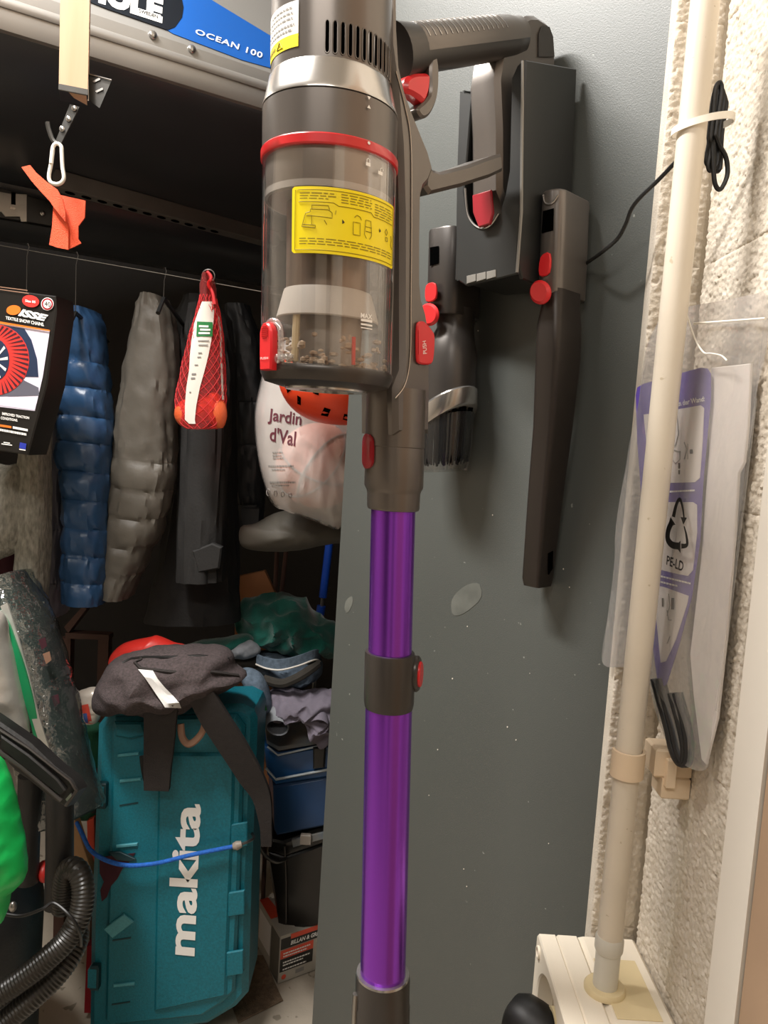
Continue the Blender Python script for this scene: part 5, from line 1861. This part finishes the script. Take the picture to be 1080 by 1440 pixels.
# cardboard, sweater, jeans on the toolboxes
cbx = MB().prism([W(x, y, 1.86) for x, y in ((330, 812), (372, 803), (392, 845), (392, 1180), (330, 1180))], EY * .02).build('cardboard_sheet', 'cardboard_orange')
tag(cbx, 'orange-brown cardboard sheet standing behind the green sweater', 'cardboard')
gs = inflate([(338, 852), (360, 842), (400, 838), (424, 842), (440, 860), (456, 874), (480, 884), (490, 905), (476, 922), (440, 924), (412, 922), (380, 912), (350, 900), (330, 880)], 1.76, .10, .07, amp=.040, freq=15, K=26, n=130, seed=35, ridge=.9).build('green_sweater', 'green_fleece', fix=True)
tag(gs, 'crumpled dark green fleece on top of the clothes pile', 'sweater')
gs2 = inflate([(262, 908), (285, 902), (320, 896), (350, 892), (356, 905), (330, 916), (290, 918)], 1.66, .05, .04, amp=.010, freq=18, seed=36).build('teal_garment', 'green_fleece', fix=True)
tag(gs2, 'green garment end showing behind the dark backpack', 'garment')
jn = thing('folded_jeans', W(400, 970, 1.64), 'faded grey-blue jeans with white waistband edge on the pile', 'jeans')
inflate([(356, 924), (372, 916), (410, 922), (446, 924), (454, 936), (450, 954), (430, 968), (405, 972), (380, 966), (362, 948)], 1.70, .05, .06, amp=.018, freq=20, ridge=.9, seed=37).build('cloth', 'denim', jn, fix=True)
mb = MB()
top_ = catmull([W(x, y, Y) for x, y, Y in ((360, 934, 1.63), (375, 940, 1.61), (395, 942, 1.60), (420, 936, 1.61), (442, 928, 1.63), (450, 930, 1.67))], False, 5)
rg = [[p, p + UP * .022, p + UP * .022 + EY * .006, p + EY * .006] for p in top_]
MB().loft(rg).build('waistband', 'denim', jn, fix=True)
MB().tube(top_, .0022, 6).build('hem_edge', 'label_white', jn)
mb = MB()
pts = [W(x, y, Y) for x, y, Y in ((372, 955, 1.615), (395, 961, 1.60), (412, 956, 1.60), (430, 946, 1.61), (446, 934, 1.64))]
MB().tube(catmull(pts, False, 5), .010, 8).build('belt_roll', 'denim_dark', jn)
jl = inflate([(336, 942), (352, 940), (368, 950), (378, 970), (382, 996), (372, 1010), (364, 1000), (352, 970), (340, 958)], 1.60, .03, .04, amp=.008, freq=20, seed=39).build('blue_shirt', 'denim', fix=True)
tag(jl, 'light denim shirt hanging down beside the backpack', 'shirt')
ba_ = inflate([(318, 914), (334, 904), (350, 900), (364, 908), (366, 918), (350, 926), (330, 926)], 1.64, .03, .03, amp=.010, freq=26, seed=41).build('grey_scarf', 'jeans_grey', fix=True)
tag(ba_, 'light grey crumpled cloth between backpack and green fleece', 'cloth')
dk = inflate([(322, 922), (360, 922), (364, 938), (340, 940), (326, 934)], 1.66, .02, .03, amp=.004, seed=42).build('dark_belt', 'denim_dark', fix=True)
tag(dk, 'dark brown rolled garment under the grey cloth', 'garment')
mv = thing('mauve_trousers', W(410, 1030, 1.60), 'mauve grey trousers draped over the blue toolbox', 'trousers')
inflate([(372, 980), (392, 970), (430, 974), (470, 976), (480, 1000), (470, 1040), (452, 1052), (446, 1032), (438, 1012), (420, 1004), (400, 1002), (384, 1004), (372, 1012), (366, 1000)], 1.64, .06, .06, amp=.026, freq=20, K=20, n=120, ridge=.9, seed=43).build('cloth', 'mauve_cloth', mv, fix=True)
for cx_, cy_, r_ in ((390, 1022, .022), (448, 1020, .02)):
    c0 = W(cx_, cy_, 1.58)
    mb = MB()
    mb.lathe([(r_, .0), (r_ * 1.05, -.004), (r_ * 1.15, .0), (r_ * 1.15, .06), (r_, .06)], c0, V3((-.2, .9, .45)).normalized(), EX, V3((0, -.45, .9)).normalized(), 24, cap=False)
    mb.build('leg_opening', 'mauve_cloth' if cx_ > 400 else 'jeans_grey', mv)
lv = MB().tube(path([(338, 986, 1.55), (352, 984, 1.55), (362, 1000, 1.55), (366, 1016, 1.55)], 5), .0045, 8).build('tan_cord', 'carton')
tag(lv, 'pale tan cord lying beside the teal case', 'cord')
ly = MB().tube(path([(340, 980, 1.555), (356, 978, 1.548), (368, 986, 1.545), (374, 998, 1.55)], 5), .0032, 8).build('lime_lace', 'label_green')
tag(ly, 'lime green lace on the denim shirt', 'lace')

# blue toolbox


def obox(bl, br, h, dep, Y0, name, m, par, ch=.004, skew=0.0, zb=None, pxtop=None):
    pass


tbY = 1.66
bt = thing('blue_toolbox', W(420, 1172, tbY), 'dusty blue plastic toolbox under the clothes pile', 'toolbox')
MB().prism([W(x, y, tbY) for x, y in ((384, 1106), (470, 1090), (470, 1160), (446, 1165), (390, 1176), (386, 1168))], V3((-.22, 1, 0)).normalized() * .2, .006).build('bottom_shell', 'toolbox_navy', bt)
MB().prism([W(x, y, tbY - .006) for x, y in ((372, 1050), (392, 1060), (470, 1046), (470, 1092), (388, 1104), (376, 1090))], V3((-.22, 1, 0)).normalized() * .21, .005).build('lid', 'toolbox_blue', bt)
lidtop = [W(375, 1046, tbY), W(392, 1056, tbY - .006), W(452, 1046, tbY - .006), W(462, 1046, tbY)]
bk0 = V3((-.04, .16, .045))
MB().prism([lidtop[0], lidtop[1], lidtop[2], lidtop[2] + bk0, lidtop[0] + bk0], UP * .010, .001).build('lid_top', 'dusty', bt)
MB().tube([W(374, 1080, tbY - .012), W(388, 1096, tbY - .012), W(462, 1082, tbY - .012)], .0028, 6).build('edge', 'trim_light', bt)
MB().tube([W(376, 1050, tbY - .012), W(391, 1062, tbY - .012), W(462, 1046, tbY - .012)], .0022, 6).build('edge', 'trim_light', bt)
MB().prism([W(x, y, tbY - .02) for x, y in ((440, 1052), (458, 1050), (456, 1080), (440, 1082))], EY * .02, .003).build('latch', 'black_plastic', bt)
# black toolbox
kt = thing('black_toolbox', W(420, 1330, 1.68), 'glossy black toolbox below the blue one', 'toolbox')
MB().prism([W(x, y, 1.68) for x, y in ((378, 1200), (400, 1206), (470, 1180), (470, 1296), (410, 1312), (392, 1300), (388, 1260))], V3((-.25, 1, 0)).normalized() * .2, .006).build('bottom_shell', 'toolbox_black', kt)
MB().prism([W(x, y, 1.674) for x, y in ((380, 1180), (398, 1184), (470, 1158), (470, 1182), (400, 1206), (378, 1198))], V3((-.25, 1, 0)).normalized() * .21, .005).build('lid', 'toolbox_black', kt)
MB().prism([W(x, y, 1.668) for x, y in ((410, 1182), (470, 1166), (470, 1176), (412, 1192))], EY * .01, .001).build('label_plate', 'dusty', kt)
MB().box(W(430, 1180, 1.66), .012, .006, .012, ch=.002).build('latch', 'bungee_clip', kt)
MB().tube(path([(366, 1192, 1.62), (374, 1204, 1.62), (388, 1212, 1.63), (402, 1208, 1.66)], 5), .0045, 8).build('handle', 'steel_dark', kt)
MB().tube(path([(400, 1190, 1.668), (402, 1240, 1.675), (402, 1300, 1.675)], 3), .0022, 6).build('edge', 'gunmetal_dark', kt)
# product carton on the floor
pcn = thing('product_carton', W(395, 1378, 1.66), 'grey and coral printed cardboard product carton on the floor', 'carton')
q0, q1 = PH(391, 1384, .002), PH(438, 1366, .002)
ux = (q1 - q0)
ux.z = 0
uxl = ux.length
ux.normalize()
vy = V3((-ux.y, ux.x, 0))
hC = W(391, 1318, q0.y).z - .002


def PC(u, v, d=0.0):
    return q0 + ux * (u * uxl * 1.0) + UP * (v * hC) - vy * d


lq = PH(362, 1330, .002)
ldir = (lq - q0)
ldir.z = 0
dlen = ldir.length
MB().prism([q0, q0 + ux * .16, q0 + ux * .16 + ldir, q0 + ldir], UP * hC, .001).build('box', 'carton_face', pcn)
MB().prism([q0 + UP * hC, q0 + UP * hC + ux * .045, q0 + UP * (hC + .002) + ux * .03 + ldir, q0 + UP * (hC + .002) + ldir], UP * .002).build('flap', 'carton_face', pcn)
MB().prism([q0 + UP * (hC + .0045) + ldir * .45, q0 + UP * (hC + .0045) + ux * .03 + ldir * .45, q0 + UP * (hC + .0045) + ux * .022 + ldir, q0 + UP * (hC + .0045) + ldir], UP * .001).build('flap_print', 'print_coral', pcn)


def pcp(u0, u1, v0, v1, m, name, d=.001):
    MB().prism([PC(u0, v0, d), PC(u1, v0, d), PC(u1, v1, d), PC(u0, v1, d)], vy * .0006).build(name, m, pcn, smooth=0)


pcp(.02, 1.6, .72, .95, 'pack_black', 'dark_print')
pcp(.02, 1.0, .52, .70, 'print_coral', 'coral_print')
pcp(.02, 1.0, .24, .51, 'pack_black', 'dark_print')
pcp(.3, 1.6, .90, 1.0, 'print_coral', 'coral_print', .0016)
text('lettering', 'BILLAN & GRI', quadmap(PC(.30, .77, .002), PC(1.12, .77, .002), PC(.30, .86, .002), PC(1.12, .86, .002)), 'print_white', pcn, bold=.03, shear=.2)
bars('small_print', [(.1, .9, .63, .03), (.1, .8, .57, .03), (.1, .9, .44, .03), (.1, .7, .38, .03), (.1, .8, .29, .03)], lambda u, v: PC(u, v, .002), 'sticker_white', pcn, 8)
MB().blob(PC(.15, .12, .001), .006, .001, .006, 12, axes=(ux, vy, UP)).build('mark', 'print_coral', pcn)
pcp(.5, .75, .1, .18, 'print_grey', 'mark')
ls = ldir.normalized()
lo2 = ux * -.0006
MB().prism([q0 + lo2 + ldir * .42 + UP * hC * .25, q0 + lo2 + ldir * .95 + UP * hC * .25, q0 + lo2 + ldir * .95 + UP * hC * .9, q0 + lo2 + ldir * .42 + UP * hC * .9], -ux * .0006).build('side_label', 'paper_white', pcn, smooth=0)
MB().prism([q0 + lo2 + ldir * .02, q0 + lo2 + ldir * .38, q0 + lo2 + ldir * .38 + UP * hC * .97, q0 + lo2 + ldir * .02 + UP * hC * .97], -ux * .0006).build('side_panel', 'carton_dark', pcn, smooth=0)
# floor mat scrap
fm = MB().prism([PH(x, y, .001) for x, y in ((335, 1440), (398, 1408), (392, 1396), (370, 1345), (340, 1345), (320, 1400))], UP * .004, .001).build('carpet_scrap', 'mat_brown')
tag(fm, 'brown carpet scrap on the floor beside the teal case', 'carpet')
# poles in the dark corner
for x0_, y0_, x1_, y1_, Y, m, lb_ in ((390, 760, 386, 860, 1.95, 'broom_brown', 'thin dark brown stick in shadow under the beige bag'), (404, 760, 392, 870, 1.93, 'broom_brown', 'slanted brown stick nearest the blue pole in shadow')):
    pb_, pt_ = W(x1_, y1_, Y), W(x0_, y0_, Y)
    pb_ = pt_ + (pb_ - pt_) * (pt_.z / (pt_.z - pb_.z))
    o = MB().tube([pb_, pt_], .006, 10).build('broom_stick', m)
    tag(o, lb_, 'stick', 'sticks in the dark corner')
bp_ = thing('blue_pole', W(450, 880, 1.9), 'blue and silver telescopic pole standing beside the grey panel', 'pole')
sp0, sp1 = W(449, 890, 1.9), W(454, 840, 1.9)
MB().tube([sp1 + (sp0 - sp1) * (sp1.z / (sp1.z - sp0.z)), sp1], .005, 10).build('silver_tube', 'steel', bp_)
MB().tube([W(450, 864, 1.9), W(452, 852, 1.9)], .011, 12).build('collar', 'pole_blue', bp_)
MB().tube([W(454, 840, 1.9), W(466, 740, 1.9)], .010, 12).build('blue_tube', 'pole_blue', bp_)

# ================================================================== LEFT FOREGROUND PILE
# green rucksack behind the case
gr = thing('green_rucksack', W(115, 1145, 1.55), 'dark green fabric rucksack squeezed left of the teal case', 'rucksack')
inflate([(100, 1030), (118, 1016), (140, 1018), (160, 1040), (160, 1130), (140, 1150), (112, 1152), (100, 1120)], 1.56, .05, .06, amp=.006, seed=51).build('body', 'green_pack', gr, fix=True)
inflate([(118, 1084), (136, 1080), (150, 1090), (150, 1130), (130, 1144), (118, 1120)], 1.515, .02, .02, amp=.003, seed=52).build('pocket', 'strap_black', gr, fix=True)
sn = thing('snack_bag', W(118, 1020, 1.48), 'small silver snack bag with red print on the green rucksack', 'packet')
snm = inflate([(100, 990), (112, 972), (134, 966), (146, 975), (144, 1000), (134, 1018), (112, 1018), (102, 1008)], 1.47, .02, .02, amp=.005, freq=40, seed=53)
snm.build('foil', 'snack_pack', sn, fix=True)
bvs = snm.bvh()
patch(decal(bvs, ((106, 1016), (130, 1018), (114, 992), (124, 990)), 1.44), 6, 6).build('red_print', 'snack_red', sn)
patch(decal(bvs, ((112, 1015), (124, 1017), (114, 1004), (122, 1003)), 1.44, .002), 5, 5).build('blue_print', 'snack_blue', sn)
wg = inflate([(62, 972), (80, 966), (104, 964), (104, 986), (92, 1000), (72, 1000), (62, 990)], 1.42, .03, .03, amp=.008, freq=22, seed=55).build('grey_wrapping', 'wrap_grey', fix=True)
tag(wg, 'pale grey plastic wrapping in front of the dark corner', 'plastic')
mat('roll_dark', 0x16302a, .6, vs=14, h2=0x0c1210, bump=.4, bs=40)
# clear-wrapped roll leaning at left
rl = thing('wrapped_roll', W(80, 1130, 1.25), 'clear plastic wrapped dark roll leaning at the left', 'roll')
MB().tube(path([(0, 820, 1.36), (30, 890, 1.34), (56, 980, 1.31), (76, 1070, 1.28), (96, 1150, 1.26)], 5), [.062] * 21, 24, flat=.8).build('roll', 'roll_dark', rl)
wrp = MB().tube(path([(0, 820, 1.355), (30, 890, 1.335), (56, 980, 1.305), (76, 1070, 1.275), (96, 1148, 1.255)], 8), [.066 + .004 * noise.noise(V3((k * .7, 0, 0))) for k in range(33)], 32, flat=.85)
for i, p in enumerate(wrp.v):
    wrp.v[i] = p + V3((noise.noise(p * 40), noise.noise(p * 40 + V3((3, 0, 0))), 0)) * .004
wrp.build('film', 'wrap_clear', rl)
for k, (x, y) in enumerate(((60, 905), (66, 925), (78, 985))):
    MB().prism([W(x + a * 6, y + b * 9, 1.265 + k * .001) for a, b in ((-1, -.6), (.6, -1), (1, .4), (-.2, 1))], EY * .001).build('print_patch', ['maroon', 'tan_leather', 'maroon'][k % 3], rl, smooth=0)
# silver foil bag with green stripe
fb = thing('foil_sack', W(10, 1040, 1.15), 'silver grey plastic sack with green stripe at the left edge', 'sack')
inflate([(-60, 860), (0, 858), (14, 900), (26, 945), (36, 990), (42, 1030), (36, 1046), (10, 1030), (-60, 1010)], 1.16, .035, .03, amp=.008, freq=18, K=14, seed=57).build('film', 'foil_bag', fb, fix=True)
ribbon([(-10, 860, 1.19), (4, 880, 1.175), (16, 910, 1.165), (28, 940, 1.16), (40, 980, 1.16), (50, 1020, 1.165), (60, 1070, 1.17)], [.022, .022, .02, .016, .014, .012, .01], .004).build('green_stripe', 'foil_stripe', fb, fix=True)
ribbon([(6, 850, 1.19), (22, 900, 1.17), (36, 950, 1.163), (48, 1000, 1.163), (60, 1040, 1.165), (74, 1080, 1.17)], [.012] * 6, .003).build('clear_seam', 'foil_bag', fb, fix=True)
# black floor nozzle
fn = thing('floor_nozzle', W(90, 1130, 1.05), 'long black vacuum floor nozzle lying diagonally at left', 'vacuum attachment')
nz_px = [(-30, 996), (2, 1018), (40, 1044), (76, 1078), (100, 1096), (109, 1112), (92, 1136), (72, 1124), (40, 1098), (20, 1084), (-10, 1052), (-30, 1030)]
nzm = MB().prism([W(x, y, 1.06) for x, y in nz_px], V3((.1, 1, -.25)).normalized() * .035, .004).build('body', 'vac_black', fn)
MB().tube([W(-20, 1014, 1.056), W(40, 1052, 1.056), (W(98, 1098, 1.056)), W(107, 1112, 1.056), W(92, 1133, 1.056)], .0022, 6).build('edge', 'gunmetal_dark', fn)
MB().tube([W(-20, 1044, 1.054), W(30, 1078, 1.054), W(86, 1126, 1.054)], .0035, 8).build('lip', 'gunmetal_dark', fn)
MB().prism([W(x, y, 1.052) for x, y in ((0, 1034), (40, 1062), (80, 1096), (92, 1112), (84, 1120), (40, 1086), (0, 1052))], EY * .01, .002).build('channel', 'vac_black', fn)
MB().prism([W(x, y, 1.049) for x, y in ((92, 1124), (99, 1116), (101, 1119), (94, 1127))], EY * .003).build('clip', 'steel', fn)
# workshop vacuum with hose
wv = thing('workshop_vacuum', W(40, 1440, 1.15), 'dusty black workshop vacuum with ribbed hose at bottom left', 'vacuum cleaner')
vc = PH(10, 1500, .0)
vcx = W(10, 1320, 1.22)
MB().lathe([(.001, -.42), (.172, -.42), (.176, -.2), (.18, -.04), (.175, .0), (.15, .035), (.10, .06), (.05, .07), (.001, .072)], V3((-.745, 1.27, W(40, 1240, 1.2).z - .08)), UP, EX, EY, 40).build('drum', 'vac_black', wv)
MB().tube([W(84, 1110, 1.16), W(84, 1200, 1.15), W(82, 1275, 1.14)], .021, 20).build('suction_tube', 'vac_black', wv)
MB().tube([W(42, 1090, 1.2), W(40, 1180, 1.2), W(38, 1240, 1.2)], .018, 20).build('wand', 'vac_black', wv)
MB().blob(W(18, 1275, 1.08), .006, .006, .008, 12).build('knob', 'steel', wv)


def hose(pts, r, Yd, name):
    P = path(pts, 40)
    # constant arc steps
    L = [0]
    for a, b in zip(P, P[1:]):
        L.append(L[-1] + (b - a).length)
    n = int(L[-1] / .0026)
    Q = []
    k = 0
    for i in range(n):
        t = L[-1] * i / n
        while L[k + 1] < t:
            k += 1
        Q.append(P[k].lerp(P[k + 1], (t - L[k]) / max(1e-9, L[k + 1] - L[k])))
    rs = [r * (1.0 if i % 2 else .92) for i in range(n)]
    return MB().tube(Q, rs, 20).build(name, 'hose_black', wv, smooth=20)


hose([(88, 1280, 1.13), (90, 1240, 1.125), (98, 1222, 1.12), (110, 1226, 1.11), (117, 1250, 1.10), (113, 1285, 1.09), (95, 1320, 1.08), (70, 1345, 1.07), (40, 1370, 1.06), (0, 1398, 1.05), (-40, 1420, 1.04)], .0175, 0, 'hose')
hose([(110, 1310, 1.14), (106, 1332, 1.12), (92, 1356, 1.10), (72, 1380, 1.085), (45, 1405, 1.07), (15, 1430, 1.06), (-20, 1460, 1.05)], .0170, 0, 'hose')
MB().tube(path([(0, 1284, 1.06), (30, 1288, 1.06), (60, 1278, 1.06), (76, 1270, 1.07), (100, 1290, 1.06), (112, 1312, 1.07), (114, 1330, 1.09)], 5), .0025, 8).build('power_cord', 'black_rubber', wv)
# green plastic bag at the left edge
gb = inflate([(-60, 1060), (-10, 1064), (4, 1085), (16, 1120), (26, 1165), (34, 1205), (35, 1240), (20, 1255), (10, 1262), (8, 1290), (-10, 1304), (-60, 1300)], .98, .05, .05, amp=.022, freq=20, K=22, n=120, ridge=.9, seed=61).build('green_plastic_bag', 'green_bag', fix=True)
tag(gb, 'bright green crumpled plastic bag at the left edge', 'bag')
# red bits and planks behind the hose
inflate([(54, 1215), (66, 1212), (76, 1222), (74, 1238), (60, 1236)], 1.22, .02, .02, amp=.002, seed=63).build('red_cap', 'red_pvc', wv, fix=True)
pkb = MB().prism([W(x, y, 1.50) for x, y in ((96, 1140), (104, 1150), (128, 1225), (128, 1262), (112, 1235), (98, 1200))], V3((.1, 1, 0)) * .02, .001).build('wood_board', 'carton')
tag(pkb, 'light wooden board standing behind the black hose', 'board')
pkr = MB().prism([W(x, y, 1.52) for x, y in ((122, 1155), (132, 1150), (134, 1240), (124, 1240))], EY * .03, .001).build('red_topped_carton', 'print_coral')
tag(pkr, 'narrow coral carton edge left of the teal case', 'carton')
rs_ = MB().prism([W(x, y, 1.5) for x, y in ((122, 1330), (130, 1330), (128, 1425), (118, 1425))], EY * .05, .001).build('red_crate', 'dark_red')
tag(rs_, 'red plastic crate edge behind the lower hose', 'crate')
